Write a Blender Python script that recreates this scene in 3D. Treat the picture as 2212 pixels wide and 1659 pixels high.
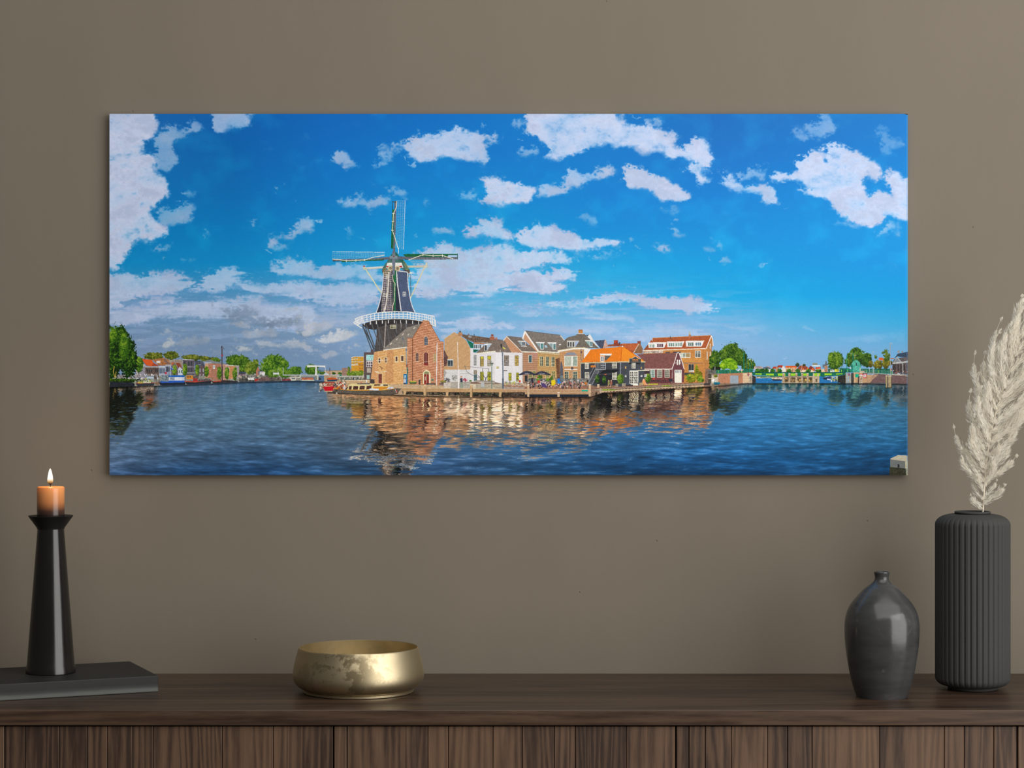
import bpy, bmesh, math, random
import numpy as np
from mathutils import Vector

for o in list(bpy.data.objects): bpy.data.objects.remove(o)
S = bpy.context.scene; COL = S.collection
random.seed(5)
# ------------------------------------------------------------------ camera (photograph 2212 x 1659, focal length 4600 px)
F, CX, CY, ZC = 4600.0, 1106.0, 829.5, 1.235
YW = 3.20                      # the wall
ZT = 0.80                      # the sideboard's top
cam = bpy.data.cameras.new('camera'); cam.lens = 36*F/2212; cam.sensor_width = 36; cam.clip_start = .05
co = bpy.data.objects.new('camera', cam); COL.objects.link(co); co.location = (0, 0, ZC); co.rotation_euler = (math.pi/2, 0, 0)
S.camera = co
def wx(px, Y): return (px-CX)/F*Y
def wz(py, Y): return ZC-(py-CY)/F*Y
# ------------------------------------------------------------------ light: a tall window to the right, dim room
S.view_settings.view_transform = 'Standard'; S.view_settings.look = 'None'
S.view_settings.exposure = 0; S.view_settings.gamma = 1; S.view_settings.use_curve_mapping = False
W = bpy.data.worlds.new('room'); S.world = W; W.use_nodes = True
W.node_tree.nodes['Background'].inputs[0].default_value = (1.0, .96, .90, 1); W.node_tree.nodes['Background'].inputs[1].default_value = .085
def area(name, loc, aim, sx, sy, power, color):
    l = bpy.data.lights.new(name, 'AREA'); l.shape = 'RECTANGLE'; l.size = sx; l.size_y = sy; l.energy = power; l.color = color
    o = bpy.data.objects.new(name, l); COL.objects.link(o); o.location = loc
    o.rotation_euler = (Vector(aim)-Vector(loc)).to_track_quat('-Z', 'Y').to_euler(); return o
area('window_light', (2.9, .55, 1.5), (0.2, 3.0, 1.45), 3.2, 3.0, 120, (1.0, .97, .925))
area('upper_fill_light', (1.3, 1.2, 3.3), (1.2, 3.0, 1.6), 4.6, 3.0, 79, (1.0, .96, .90))  # added overhead fill light, lifts the upper wall
S.cycles.use_denoising = True
S.cycles.max_bounces = 8
CLOUDS = r'''
at(230,240,5.027)
cloud(.97,[0,0,560,30,580,150,500,260,420,350,380,460,480,480,490,600,620,720,690,880,640,950,540,1010,500,1080,420,1150,540,1170,670,1240,670,1330,540,1390,390,1450,330,1400,240,1500,200,1560,160,1659,100,1740,0,1760],soft=6)
cloud(.6,[560,260,700,160,860,180,960,125,1060,190,880,275,750,290,750,400,740,520,690,650,600,680,490,600,500,450,540,330],[500,1080,700,1030,850,980,970,1010,980,1090,900,1190,700,1240,560,1170])
cloud(.72,[1130,0,1500,0,1570,130,1500,200,1400,220,1200,210,1160,150],[350,470,480,440,520,560,560,640,620,720,480,640])
cloud(.62,[850,840,920,840,1000,900,960,930,870,920],[960,1310,1040,1275,1110,1285,1150,1335,1050,1330],[490,1510,740,1430,720,1480,600,1550])
cloud(.45,[1000,1360,1060,1352,1030,1378],[1160,1250,1220,1236,1190,1258],[1380,1282,1450,1248,1400,1290],[1570,1200,1680,1165,1620,1212],[1820,828,1866,828,1850,872],[1775,895,1830,890,1830,918],[2045,962,2080,972,2060,998],[1930,780,1985,776,1950,790],[780,1600,850,1580,960,1640,900,1650],[640,1595,730,1630,690,1642],[750,590,845,540,800,600])
cloud(.66,[2100,1180,2260,1180,2260,1330,2040,1370,1790,1370,2000,1320],[1790,1430,1880,1415,1980,1450,2060,1505,1830,1500],[1740,1470,1800,1490,1770,1512])
at(660,240,5.027)
cloud(.72,[270,470,400,410,480,470,490,530,570,520,575,600,520,640,490,570,430,660,400,590,340,580,290,520])
cloud(.9,[1040,330,1230,260,1350,260,1500,210,1600,220,1680,150,1830,210,1900,250,1960,290,2100,250,2170,265,2060,360,2000,340,1960,380,1990,450,1960,530,1890,550,1750,510,1640,500,1500,480,1400,520,1240,550,1120,510,1060,440,960,400])
cloud(.66,[800,330,870,340,860,420,820,470,900,450,880,400,940,340,1040,330,1060,430,960,410,920,450,950,560,860,590,780,625,710,600,810,540],[1100,570,1200,570,1180,620,1110,620],[1030,520,1070,500,1060,560])
cloud(.55,[900,870,930,800,970,850,1110,850,1110,880,1060,950,980,940,920,900],[1300,960,1400,990,1410,1030,1320,1035],[1640,920,1800,870,1840,830,1880,860,1830,930,1740,990,1650,980])
cloud(.7,[270,1000,440,960,540,980,590,880,620,900,600,990,700,970,860,930,930,950,880,1000,700,1040,670,1075,560,1025,450,1040,370,1050],[0,1190,50,1200,70,1280,60,1330,0,1330],[80,1210,170,1180,130,1235])
cloud(.4,[160,1080,240,1010,250,1070],[1190,1360,1250,1330,1210,1380],[330,1370,360,1366,350,1386],[590,1400,660,1394,630,1425],[455,1385,510,1378,490,1396],[740,1408,800,1404,780,1426],[1960,160,2010,150,1980,240])
cloud(.6,[430,1300,500,1285,540,1330,520,1355,430,1345],[1360,1300,1450,1275,1600,1290,1640,1320,1550,1350,1400,1350])
cloud(.96,[1900,710,2010,690,2260,780,2260,1010,2000,1010,1870,980,1930,900,1960,830,1900,780])
cloud(.85,[1840,1190,2100,1180,2150,1240,2100,1280,2260,1330,2260,1420,1960,1390,1960,1310,1900,1390,1740,1330,1780,1260,1900,1260])
cloud(.86,[1180,1560,1300,1490,1400,1460,1480,1410,1550,1460,1700,1480,1900,1490,2000,1470,2100,1490,2180,1440,2260,1440,2260,1700,1660,1700,1300,1700],soft=5)
at(1090,240,5.027)
cloud(.96,[-40,770,180,790,290,820,300,900,350,950,250,1020,-40,1000])
cloud(.78,[300,800,440,790,480,760,520,800,640,800,700,760,610,740,720,680,760,610,860,660,900,680,1000,620,1100,600,1110,570,1160,590,1190,660,1100,710,960,740,900,780,850,820,740,790,700,850,620,900,400,930,330,860])
cloud(.95,[250,0,1250,0,1260,90,1400,160,1560,170,1600,170,1800,250,1910,270,1900,340,1870,390,1960,390,2000,310,2110,280,2230,330,2300,520,2230,650,2130,650,2180,700,2230,790,2150,800,2070,730,1970,640,2050,600,1940,520,1900,480,1780,520,1650,460,1450,430,1300,400,1180,400,1060,370,960,400,860,430,700,490,560,520,450,490,450,380,360,300,230,190],soft=5)
cloud(.6,[200,400,330,375,400,430,380,480,220,480],[90,80,200,60,200,120,130,160],[1590,100,1700,80,1720,110,1680,190],[1450,90,1560,90,1580,180,1470,170],[1340,50,1450,40,1430,80],[180,290,220,285,210,335],[200,210,250,215,240,240])
cloud(.97,[1300,640,1400,590,1540,620,1550,690,1730,710,1830,770,1930,840,2050,890,2030,930,1930,980,1700,970,1600,900,1590,860,1430,860,1310,830,1280,760],soft=4)
cloud(.42,[1690,1010,1740,1060,1900,1010,1960,1040,1860,1090,1710,1080],[710,1190,830,1105,960,1150,1015,1190,1010,1250,900,1240,830,1150],[1830,1150,1930,1160,1910,1195,1840,1180])
cloud(.7,[1700,1115,1800,1190,1900,1260,1920,1320,2000,1350,1950,1370,1840,1330,1810,1250],[1650,1500,1680,1450,1830,1490,1780,1535,1700,1540])
cloud(.92,[130,1360,230,1270,390,1230,560,1240,620,1290,820,1330,890,1370,950,1390,1110,1380,1260,1420,1260,1480,980,1490,870,1510,560,1480,320,1470,200,1450,120,1420],[-40,1310,60,1330,120,1410,-40,1420],soft=4)
cloud(.72,[880,1580,1050,1555,1180,1545,1430,1545,1360,1565,1100,1590,920,1612])
cloud(.42,[730,1500,850,1530,890,1590,850,1600,760,1560],[1330,1388,1392,1396,1380,1422,1340,1415],[1450,1460,1522,1470,1500,1482,1455,1480],[1096,1345,1126,1348,1118,1372],[1260,1410,1310,1430,1300,1465])
cloud(.6,[2110,1480,2270,1530,2230,1560,2130,1520])
at(1520,240,5.027)
cloud(.6,[-20,690,120,740,50,790,-20,800],[320,640,430,640,540,580,610,640,650,570,690,590,670,690,580,745,520,710,460,740,440,780,380,720])
cloud(.85,[160,790,200,730,190,690,250,630,290,680,280,730,400,730,450,760,430,830,540,790,650,820,720,810,770,850,840,950,760,1000,730,1015,640,940,620,890,500,910,450,920,380,890,230,840])
cloud(.94,[680,710,800,650,860,690,1000,680,960,590,1040,510,1190,400,1250,420,1300,520,1340,500,1290,450,1300,380,1500,360,1560,390,1650,380,1760,460,1800,530,1890,570,1900,640,1930,750,1830,760,1760,690,1720,700,1740,800,1780,850,1760,920,1900,870,1960,870,2040,950,2050,870,1990,760,1940,680,2000,650,2100,640,2180,720,2230,730,2230,1200,2100,1180,1980,1150,1900,1200,1840,1240,1720,1240,1600,1180,1500,1130,1400,1060,1340,960,1250,940,1080,900,1030,860,1150,850,1110,820,1020,770,900,760,790,790],soft=4)
cloud(.6,[1350,1160,1500,1165,1640,1220,1780,1290,1730,1300,1560,1230,1400,1180],[1960,1200,2050,1180,2110,1260,2200,1320,2150,1340,2040,1270,2030,1330,1960,1320,1900,1380,1880,1310,1950,1270])
cloud(.48,[950,190,1050,210,1150,280,1130,335,1060,300,970,240],[1100,170,1250,120,1250,0,1340,0,1420,130,1440,220,1330,290,1250,300,1150,250],[170,150,260,170,250,220,180,200],[100,1440,250,1445,180,1510],[180,1620,260,1560,370,1620,310,1660])
cloud(.3,[1850,170,2050,150,2040,240,2160,350,2040,400,2030,500,1940,480,1920,380,1960,320],[50,1350,120,1390,90,1400],[20,1600,80,1590,70,1615],[910,450,1000,470,970,510],[880,1030,960,1040,900,1050])
at(230,540,5.027)
cloud(.8,[-20,240,260,260,400,270,560,230,640,250,840,215,720,290,870,330,860,400,700,470,540,520,340,500,200,560,100,640,-20,660],soft=5)
cloud(.74,[1000,290,1150,260,1150,200,1320,180,1480,230,1500,260,1400,300,1590,300,1620,350,1860,360,2260,350,2260,520,1900,510,1640,470,1540,390,1200,420,890,470,870,430,1030,340],[540,530,760,530,740,590,500,620,400,600],[1720,110,1950,90,2260,130,2260,310,2050,300,1960,280,1800,310,1790,270,1870,240,1850,190,1770,210,1830,150])
cloud(.75,[-20,640,300,610,740,610,950,570,1300,510,1540,440,1640,530,1900,580,2260,600,2260,900,1300,760,500,760,-20,860],soft=8)
cloud(.35,[1600,230,1700,240,1650,250],[880,255,975,240,930,265],[1640,300,1700,290,1690,310])
at(660,540,5.027)
cloud(.72,[-20,350,200,350,500,340,830,380,820,560,600,620,-20,620],[-20,130,170,200,300,140,640,150,830,240,830,330,300,330,-20,290],soft=5)
cloud(.45,[640,640,0,680,-20,860,600,860,760,640],soft=8)
cloud(.86,[1140,160,1640,0,2260,-60,2260,450,1900,520,1750,420,1450,520,1170,540],soft=6)
cloud(.55,[1720,600,1880,560,2030,580,1800,620],[1300,700,1500,640,1530,680,1400,720])
cloud(.62,[1400,880,1600,740,1900,680,2000,720,1960,820,2212,740,2260,850,1700,880,1450,930],soft=5)
at(1090,540,5.027)
cloud(.92,[-20,0,620,-20,660,40,640,90,790,90,800,120,700,170,600,190,500,150,420,210,200,200,100,250,-20,260],[-20,230,240,220,430,260,560,220,700,220,800,290,770,340,520,340,480,380,600,380,640,440,440,470,280,480,130,450,200,400,-20,400],soft=4)
cloud(.8,[130,620,280,600,550,560,920,540,1030,470,1130,510,1130,450,1300,460,1560,490,1850,500,2260,550,2300,640,2260,700,1900,700,1700,640,1500,600,1300,560,1000,600,700,620,500,650,350,640],soft=4)
cloud(.5,[0,650,200,660,500,660,530,700,300,750,50,760,200,700,0,690],[580,710,700,660,1000,660,1400,740,1350,800,1100,780,900,740],[1230,395,1420,405,1400,425],[1050,360,1200,390,1130,420],[940,430,1010,425,980,442],[1170,170,1230,165,1210,190],[50,590,200,580,120,620],[600,540,760,500,780,540,640,560])
cloud(.42,[1130,950,1400,800,1900,810,2260,850,2260,950,1600,1000,1100,960],[-20,850,300,800,1100,800,1300,900,1000,940,300,880],soft=7)
at(1520,540,5.027)
cloud(.2,[60,830,400,820,700,810,730,840,400,920,100,880],[950,835,1190,840,1190,870,1000,870],[720,915,850,920,840,950,730,945],[1430,960,1900,900,2212,880,2212,980,1700,990])
cloud(.55,[760,1135,840,1145,830,1160,780,1158],[555,178,710,166,690,190,580,192])
'''
PUFFS = r'''
at(230,540,5.027)
puff((116,138,162),.75,6,[1250,640,1500,600,1750,740,2100,740,2160,790,1900,840,1380,810,1300,760])
puff((112,134,158),.7,4,[1600,950,1850,925,1850,975,1650,985],[2050,840,2212,860,2212,920,2100,930])
puff((196,202,212),.85,1,[1540,700,1600,705,1632,752,1590,745],[1835,675,1885,680,1870,696],[1400,735,1440,738,1420,748])
puff((172,180,192),.75,3,[1400,800,1520,775,1500,845,1400,850],[1490,870,1700,850,1850,880,1850,930,1500,955],[1880,640,2050,625,2080,660,1920,670],[1880,830,1960,830,1950,860])
puff((176,186,196),.85,3,[1600,975,1700,970,1800,985,1850,1005,2000,965,2150,985,2212,1060,1850,1050,1640,1035])
puff((194,202,204),.9,2,[1390,1082,1490,1035,1590,1070,1450,1100],[620,1052,680,985,740,985,740,1040,660,1065],[2120,880,2212,830,2212,910,2150,905])
puff((158,172,188),.75,3,[750,1010,960,930,1000,960,1130,920,1120,1000,1000,1030,760,1050],[1150,1095,1200,1068,1240,1110])
puff((176,188,204),.8,2,[570,905,680,862,725,900,600,922],[310,985,400,953,425,980,340,1000])
at(660,540,5.027)
puff((188,194,204),.85,3,[-20,830,80,790,130,800,200,785,300,835,200,870,60,900,-20,920])
puff((204,208,212),.95,3,[100,960,270,885,400,860,560,900,585,940,430,980,150,1000])
puff((176,186,200),.85,2,[490,1040,530,1020,610,1050,560,1066],[180,1125,290,1090,380,1125,300,1155,200,1162],[-20,1010,70,1060,60,1090,-20,1090],[1430,945,1550,905,1500,970,1450,975])
at(1520,540,5.027)
puff((170,195,220),.9,1,[90,1030,115,1025,125,1045,95,1050])
'''
SCENERY = r'''
at(0,0,1)
P('46688a',655,812,705,812,705,830,655,830,n=.1)
P('7a6450',1550,822,1640,822,1640,836,1550,836,n=.2)
P('b89a78',700,800,810,800,810,780,960,780,980,790,1540,790,1540,870,860,870,700,850,n=.15)
P('7d5f4c',1060,745,1250,745,1290,770,1540,780,1540,870,1000,870,1000,780,n=.2)
P('8a8a7c',236,815,330,812,460,805,560,808,655,812,655,825,300,845,236,845,n=.3)
P('7c7060',1535,795,1550,795,1550,842,1535,842,n=.3)
# ---- far left bank
at(230,690,8.848)
G=('1f3d14','4d7a1e','90a832')
tree('3a4a1a','66761e','9aa03a',900,700,190,75,1240,690,145,80,1640,730,190,60,1880,750,110,55,2070,780,110,55)
P('a83c1c',660,750,860,770,900,830,1010,890,840,890,760,880)
P('d8561f',665,752,870,775,900,840,850,895,780,880)
P('b8b0b0',560,900,680,800,760,895,745,1140,560,1160); P('8f8a94',600,930,745,900,745,1130,600,1130,n=.2)
R('57463e',745,900,1000,1140,n=.25); L('d5d0cb',14,750,910,1000,910)
for x in (770,810,850,925,960): R('2f3238',x,950,x+22,1010); R('c9c6c2',x-3,1040,x+10,1100)
P('a5683a',880,770,1000,745,1100,735,1230,790,1240,880,1000,880,n=.2); P('e3ddd6',955,790,1030,790,1030,835,955,835)
P('7d6258',1110,735,1240,880,1200,880,1100,800)
R('a7b0bd',1000,900,1125,1080); L('e9e9e9',10,1000,905,1125,905)
for x in (1015,1050,1088): R('3b4c63',x,935,x+22,1030)
R('8b93a5',1125,870,1235,1090,n=.2); R('3d4252',1150,905,1190,1000); L('dcdcdc',8,1125,870,1235,870)
for x in (1135,1200): R('4a5060',x,910,x+14,1000)
P('9c8d7d',1190,775,1450,765,1460,900,1240,890,n=.15)
P('8a3f2a',1320,830,1400,830,1460,950,1370,930); P('c25a2c',1240,830,1300,820,1260,890,1250,880)
P('c8ced8',1360,960,1400,900,1455,960,1450,1060,1365,1060); 
for x in (1385,1425): R('35553f',x,975,x+18,1020)
P('6a5c60',1240,890,1300,830,1370,940,1365,1060,1240,1060,n=.2)
P('5a5058',1460,765,1680,775,1685,1060,1465,1060,n=.2); L('c8cdd2',10,1460,765,1680,775); L('b5b9c0',8,1470,905,1680,910); L('b5b9c0',8,1470,1020,1680,1022)
for x in (1480,1560,1610): R('2e3540',x,800,x+30,880); R('3a3d48',x,925,x+30,1000)
P('474c58',1685,790,1840,795,1880,890,1700,890,n=.2); R('5d4b4c',1700,890,1880,1080,n=.2)
for x in (1725,1780,1840): R('aeb2b6',x,940,x+18,1010); R('a9a9ae',x,1040,x+18,1080)
L('d8dce0',5,1760,860,1790,870,1800,850)
P('7e8790',1850,800,1970,770,2180,820,2200,840,1900,830); L('c5cbd0',12,1880,828,2212,828)
R('b77658',1880,840,2230,1120,n=.12,st=('a9654a',7,0,.5)); L('d9b9a0',8,1950,865,2212,865); L('d9b9a0',8,1950,975,2212,975); L('d9b9a0',8,1950,1020,2212,1020)
R('c99a7c',1880,840,1945,1110); win(2035,885,2070,945,'b9c4c8','e8e4da',2,3); win(2035,1040,2065,1090,'33414a','cfc6ba',2,2)
R('8d8584',60,1060,640,1180,n=.3); dabs(['cfd3d8','5a6068','aab0bb','3f4a52','d8d3cc'],60,70,1040,1000,1170,14)
tree('2c5212','5c8c20','9dbb3a',620,860,90,150,620,760,60,50); tree('b5601e','d08030','d09040',545,745,20,25)
for x,y,w,h in ((1295,970,48,100),(1495,960,45,115),(1730,970,38,110),(1915,990,40,110),(2160,1040,35,80)): tree('3b6418','6f9a22','a5c040',x,y,w,h)
tree('0c2508','2a5a12','76a024',160,480,190,360,350,560,180,260,430,800,150,330,250,350,170,230,120,820,150,330,370,700,200,300)
tree('2c5a10','5c8e1e','a0bc30',330,520,80,220,120,300,80,120,330,350,60,90,grow=.6)
L('a8963a',16,165,1120,130,1000,150,900); L('b8a23c',14,165,1120,185,1000)
tree('0e2408','2e5210','5f8018',300,1170,330,45,100,1160,80,40)
P('1a2028',60,1190,480,1200,540,1230,540,1285,60,1302,n=.35)
# boats left
P('8d9aa5',740,1110,780,1085,900,1085,915,1130,900,1160,760,1165); R('c5d3dc',775,1100,900,1130)
P('2d3038',560,1225,915,1215,905,1280,600,1285); L('c23b33',9,565,1222,915,1212); P('d8b84a',600,1190,700,1185,700,1222,600,1222); P('c9c7ae',700,1180,840,1150,850,1215,700,1215,n=.2)
dabs(['c8b83c','7a8a4a','d0d0c8','556a3a'],26,640,1130,880,1200,12)
P('8a6a55',920,1200,1010,1190,1000,1260,940,1250,n=.3)
P('16202c',1000,1205,1510,1205,1500,1262,1120,1270,1030,1255); P('1f55b8',1005,1178,1180,1190,1180,1165,1500,1165,1500,1205,1060,1215)
R('c9ced4',1180,1095,1490,1168); R('1f62b8',1190,1065,1492,1100); R('dfe3e6',1310,1100,1440,1166); R('8c97a0',1215,1110,1300,1160,n=.3)
R('6d7c80',1045,1065,1190,1180,n=.45); E('b8394a',1135,1025,24,22); P('2650a0',1215,880,1240,900,1290,960,1270,970,1225,950); L('e0e4ea',6,1225,905,1270,950); L('dcdcdc',6,1220,880,1228,1090)
P('1c242e',1500,1180,2010,1165,1990,1240,1600,1250,1530,1240); L('c9482c',16,1500,1185,1700,1195,2010,1160)
R('d4812a',1530,1070,1655,1140); R('5a3a28',1545,1090,1570,1112); R('5a3a28',1590,1090,1615,1112); R('a32c2c',1655,1125,1745,1185); P('5c5450',1655,1075,1760,1080,1760,1130,1660,1125,n=.3)
P('55494a',1760,1140,1990,1140,1980,1170,1760,1185,n=.35)
P('2a2a28',2010,1180,2250,1170,2250,1225,2040,1222,n=.5); P('b4552c',2120,1170,2250,1160,2250,1190,2140,1195); E('7a9a98',2055,1155,22,20)
# ---- middle distance
at(460,730,6.144)
tree('284a14','4e7c1e','8aac34',40,300,45,40,340,320,150,95,230,300,60,55,380,400,100,90)
tree('3c5a1c','6c8a26','a2b244',520,390,95,85,560,340,50,50,470,430,60,60)
tree('28521a','54861e','94b83a',820,330,140,110,770,380,160,110,900,370,100,110,720,440,90,70,960,350,50,60)
tree('2f5a1a','588a22','92b83c',1090,440,95,60,1050,450,60,50,900,450,110,60,1310,420,80,70,1340,450,80,45,1260,410,40,60)
tree('244418','3c6424','6c8c34',1600,470,26,18,1680,475,30,20,1460,465,50,22)
P('7a8288',-20,300,80,320,210,355,210,370,-20,330); R('b0785e',-20,340,100,560,n=.15,st=('a0684e',4,0,.5)); R('b9907c',100,350,210,560,n=.15); win(2,365,25,410,'b9c4c8','e8e4da',2,2)
R('c98a58',210,370,300,540,n=.12); R('9a8f90',300,370,350,540,n=.15); L('e0dcd8',8,170,365,345,370); win(190,395,215,440,'8f9ca2','ddd8d0',2,2)
P('39404c',345,450,440,450,430,490,345,490,n=.3); R('7b626a',340,480,430,550,n=.3); 
P('b0705a',570,440,600,380,625,440,625,500,570,500); P('5a5f68',600,440,660,430,690,480,600,490,n=.3); R('c8c4c0',620,450,690,520,n=.25)
for x in (185,85,290): tree('3a6020','6a9428','9cb844',x,470,32,85)
R('6c6a62',350,500,800,580,n=.5); dabs(['c9ccc8','5b5a52','8e9a86','3c4644','b8a890'],70,350,500,1200,570,12)
tree('3e6a20','6e9a2a','a4c044',840,470,60,50,950,480,90,45,780,480,50,60)
L('dfe6ea',5,800,420,800,500); L('dfe6ea',5,865,410,865,500); L('dfe6ea',5,930,390,930,500)
R('d6dcda',800,462,880,484)
L('a9b0ac',16,940,492,1400,492); L('b4bab4',14,1280,492,2000,492); R('8a9088',1180,500,1400,520)
P('3a2a2e',112,110,124,110,130,560,114,560); L('3a2a2e',5,118,105,150,152); E('a03040',122,232,12,14)
P('e6e4dc',1250,362,1490,366,1490,390,1400,384,1250,390); P('dcdad2',1358,385,1378,385,1384,500,1352,500); L('dcdad2',6,1488,370,1498,470); L('56606a',4,1380,430,1700,432)
P('c8cdd0',1460,490,1500,455,1540,490); L('4a4e54',8,1550,400,1552,500)
R('7a8278',1350,500,1400,560); R('c8c6b4',1378,492,1400,560)
P('9c7866',1710,400,1790,395,1840,415,1840,500,1710,500,n=.15,st=('8a6656',5,0,.4))
P('d6982c',1838,262,1870,248,2000,246,2000,470,1838,450); 
for y in (285,318,352): L('e6e0cc',8,1840,y,1925,y-8); 
for y in (262,300,330): 
    for x in (1860,1900,1950): R('8a8a6a',x,y,x+16,y+12)
P('d08a26',1930,320,2000,312,2000,470,1930,455); L('e6dcc8',7,1930,320,2000,313)
for y in (350,395,430):
    for x in (1945,1975): R('7a5a3a',x,y,x+12,y+18)
L('e8e4da',8,1838,362,1925,358); L('e8e4da',7,1838,262,1870,250,2000,248)
for x in (1800,1845,1890,1930,1975): tree('466c22','7a9a30','b0c050',x,470,28,38)
tree('466c22','6a8a30','90a850',1803,420,14,40)
P('6a5a56',2003,195,2135,190,2110,560,2003,560,n=.1); R('5a4a48',2095,155,2135,195)
win(2040,228,2130,290,'8fd0cc','d8e4e0',4,2,5,3); win(2044,315,2120,378,'6a4a50','e0dcd4',3,2,8,9); R('b8ac9e',2040,400,2100,470,n=.08); R('9ac4b8',2040,490,2070,550)
R('6f7468',1640,505,2003,560,n=.35); R('b8b2a4',1640,500,2003,520); P('c49a6a',1730,560,2100,556,2100,600,1700,600,n=.12); dabs(['46584a','c9b49a','7e6a58','2f3c40','d8d0c0'],40,1640,520,2003,590,9)
R('1f7a60',1680,488,1708,506)
# far boats by the shore
P('2b2426',-20,575,130,560,330,570,330,598,0,600,n=.3); P('b8482a',0,570,120,560,100,580,0,585); 
P('4a4a44',340,540,550,530,550,590,360,598,n=.5); P('d0d0c8',460,530,550,520,545,560,470,560,n=.3)
P('b02c26',555,545,640,540,640,580,555,585); P('6a5450',640,520,750,515,760,580,555,592,n=.35); 
P('3c4a54',780,570,920,570,900,580,790,582); R('5e5650',760,520,900,575,n=.4)
P('7a3438',920,545,1040,540,1040,575,920,578,n=.35); P('d2ccb8',1015,520,1160,518,1170,572,1040,574); R('5f686c',1045,530,1090,548); R('8e8a7e',1100,530,1165,570,n=.3)
P('b06040',1180,525,1330,525,1340,565,1180,568,n=.4); R('d0c8b4',1175,555,1345,568)
P('2a3038',1400,515,1440,540,1430,560,1400,560)
# ---- the mill
at(690,420,3.687)
P('74706c',355,1240,410,1238,435,1255,405,1475,355,1475,n=.02,a=0.)
L('cfd6d0',16,350,590,515,578); L('c8bea0',5,350,597,515,586)
L('dcd8a8',9,358,580,497,790); E('b03a34',356,572,7,6); L('c9c090',8,350,592,372,588)
L('c8c4ac',17,700,575,860,572); L('d6d0aa',9,852,548,725,825); L('dcd6b0',12,855,545,845,585); R('d8dcd8',712,618,738,634); L('4a5058',4,726,640,728,810)
L('8a8468',6,712,635,700,690)
P('232838',512,600,508,680,500,760,482,850,468,900,452,940,762,940,740,890,725,840,710,740,698,605,n=.12)
P('43506c',622,612,700,620,708,740,728,850,745,900,758,940,656,935,642,800,628,700,n=.1,st=('58688a',4.2,.9,.5))
P('4a4a60',515,615,600,610,610,930,495,935,500,800,n=.2,st=('2c2c3c',3.5,-.6,.5))
L('e8e8e8',6,512,605,508,680,500,760,482,850,466,905,450,945); L('e8e8e8',6,700,610,708,740,726,845,742,900,764,945)
L('dedfe2',9,614,605,620,700,634,800,650,925); L('e0e0e4',8,618,607,700,618)
P('d8d2c8',548,615,560,615,552,760,535,880,520,935,508,935,528,860,540,760,n=.1)
win(667,780,686,808,'303a50','f0eee8',2,2,4,4); win(512,788,530,812,'303848','e8e4d8',2,2,4,3); win(526,642,540,668,'303848','e0dccc',2,2,4,3)
grille('d8c8ae',2.5,[512,612,582,600,578,932,495,935],5,22)
P('17663a',584,575,612,575,606,930,582,930,n=.15); P('3f4248',576,600,588,600,594,930,580,930,n=.2)
L('e8dcc0',5,580,640,588,690,602,710,596,850,584,890,582,925)
P('3f6a60',498,600,512,570,548,520,572,480,592,455,610,458,640,500,668,520,700,570,722,605,715,630,690,603,640,585,540,585,512,605,502,632,n=.2)
P('1f5a48',592,455,610,460,642,500,668,522,690,560,660,540,600,500,548,520,570,482,n=.2)
P('6a5a44',500,600,520,585,545,590,512,612,506,632); P('5a4c3e',640,590,700,600,722,610,714,632,690,606)
P('e8e4d8',540,545,655,543,668,582,530,585); R('c02a2c',533,570,560,581); R('c02a2c',636,568,658,580)
E('c8b890',565,588,22,22,n=.2); E('8a7a60',565,588,12,12,n=.2); E('c8b890',622,590,22,22,n=.2); E('8a7a60',622,590,12,12,n=.2)
grille('b8a050',2,[515,590,550,590,545,630,512,640],3,3); grille('b8a050',2,[668,530,700,560,712,590,690,600],2,3)
# sails
P('5a5e6a',100,518,400,511,560,496,700,494,1103,500,1103,515,680,517,560,518,400,526,110,533,n=.15)
L('2e3236',6,110,531,400,524,515,517); L('34383c',7,680,517,1100,515)
for i in range(38): L('c8ccd0',2,130+i*10,522-i*.3,130+i*10,530-i*.3)
for i in range(40): L('c8ccd0',2,700+i*10,510,700+i*10,518)
grille('c2ccd0',2,[106,456,518,461,516,494,104,516],30,4,a=.62); L('dfe8ec',3.5,106,456,518,461)
P('17582e',175,528,515,517,512,526,180,539)
L('ece2c8',5.5,105,516,150,517,215,529,290,526,360,522,430,500,516,485)
for x,y in ((215,529),(290,526),(360,521)): L('ece2c8',5,x,y-8,x,y+8)
P('0f5a30',665,478,700,474,1100,473,1102,483,1025,483,1022,498,685,496,n=.2); L('2c5a44',5,1100,474,1100,505)
grille('b8b0b4',2.2,[712,518,1100,516,1099,574,770,585],30,4,a=.62)
L('ece2c8',5.5,710,523,760,503,825,480,905,489,980,486,1065,512)
for x,y in ((825,480),(905,487),(980,486)): L('ece2c8',5,x,y-8,x,y+10)
P('5c606c',584,475,602,475,606,300,614,55,598,52,592,300,n=.15); 
P('0f5a30',570,430,588,432,592,250,600,118,580,120,574,260,n=.2); L('2a3a34',5,583,55,581,120); L('2a3a34',5,583,60,610,60)
grille('c2ccd0',2,[614,50,683,47,669,437,606,420],4,30,a=.62); L('dfe8ec',3.5,683,47,669,437)
L('ece2c8',5.5,617,55,612,105,590,150,586,215,580,285,600,340,626,430)
for x,y in ((590,150),(586,215),(582,285)): L('ece2c8',5,x-9,y,x+9,y)
L('dfe6ea',5,630,425,630,470)
P('6a7480',580,455,602,455,606,500,600,640,584,650,578,520,n=.15); P('788a90',560,488,622,488,622,512,560,512); E('6a4038',592,494,6,6)
# gallery and base
P('302c2e',335,1038,440,1000,600,985,760,1000,880,1025,925,1050,885,1052,830,1012,700,1030,520,1075,430,1078,380,1070)
P('4a4442',455,1000,830,1005,820,1060,700,1130,510,1240,500,1255,435,1258,455,1130,n=.18,st=('36302f',4,0,.25,1))
P('2c2829',455,1000,830,1005,820,1030,600,1028,455,1060)
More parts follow.
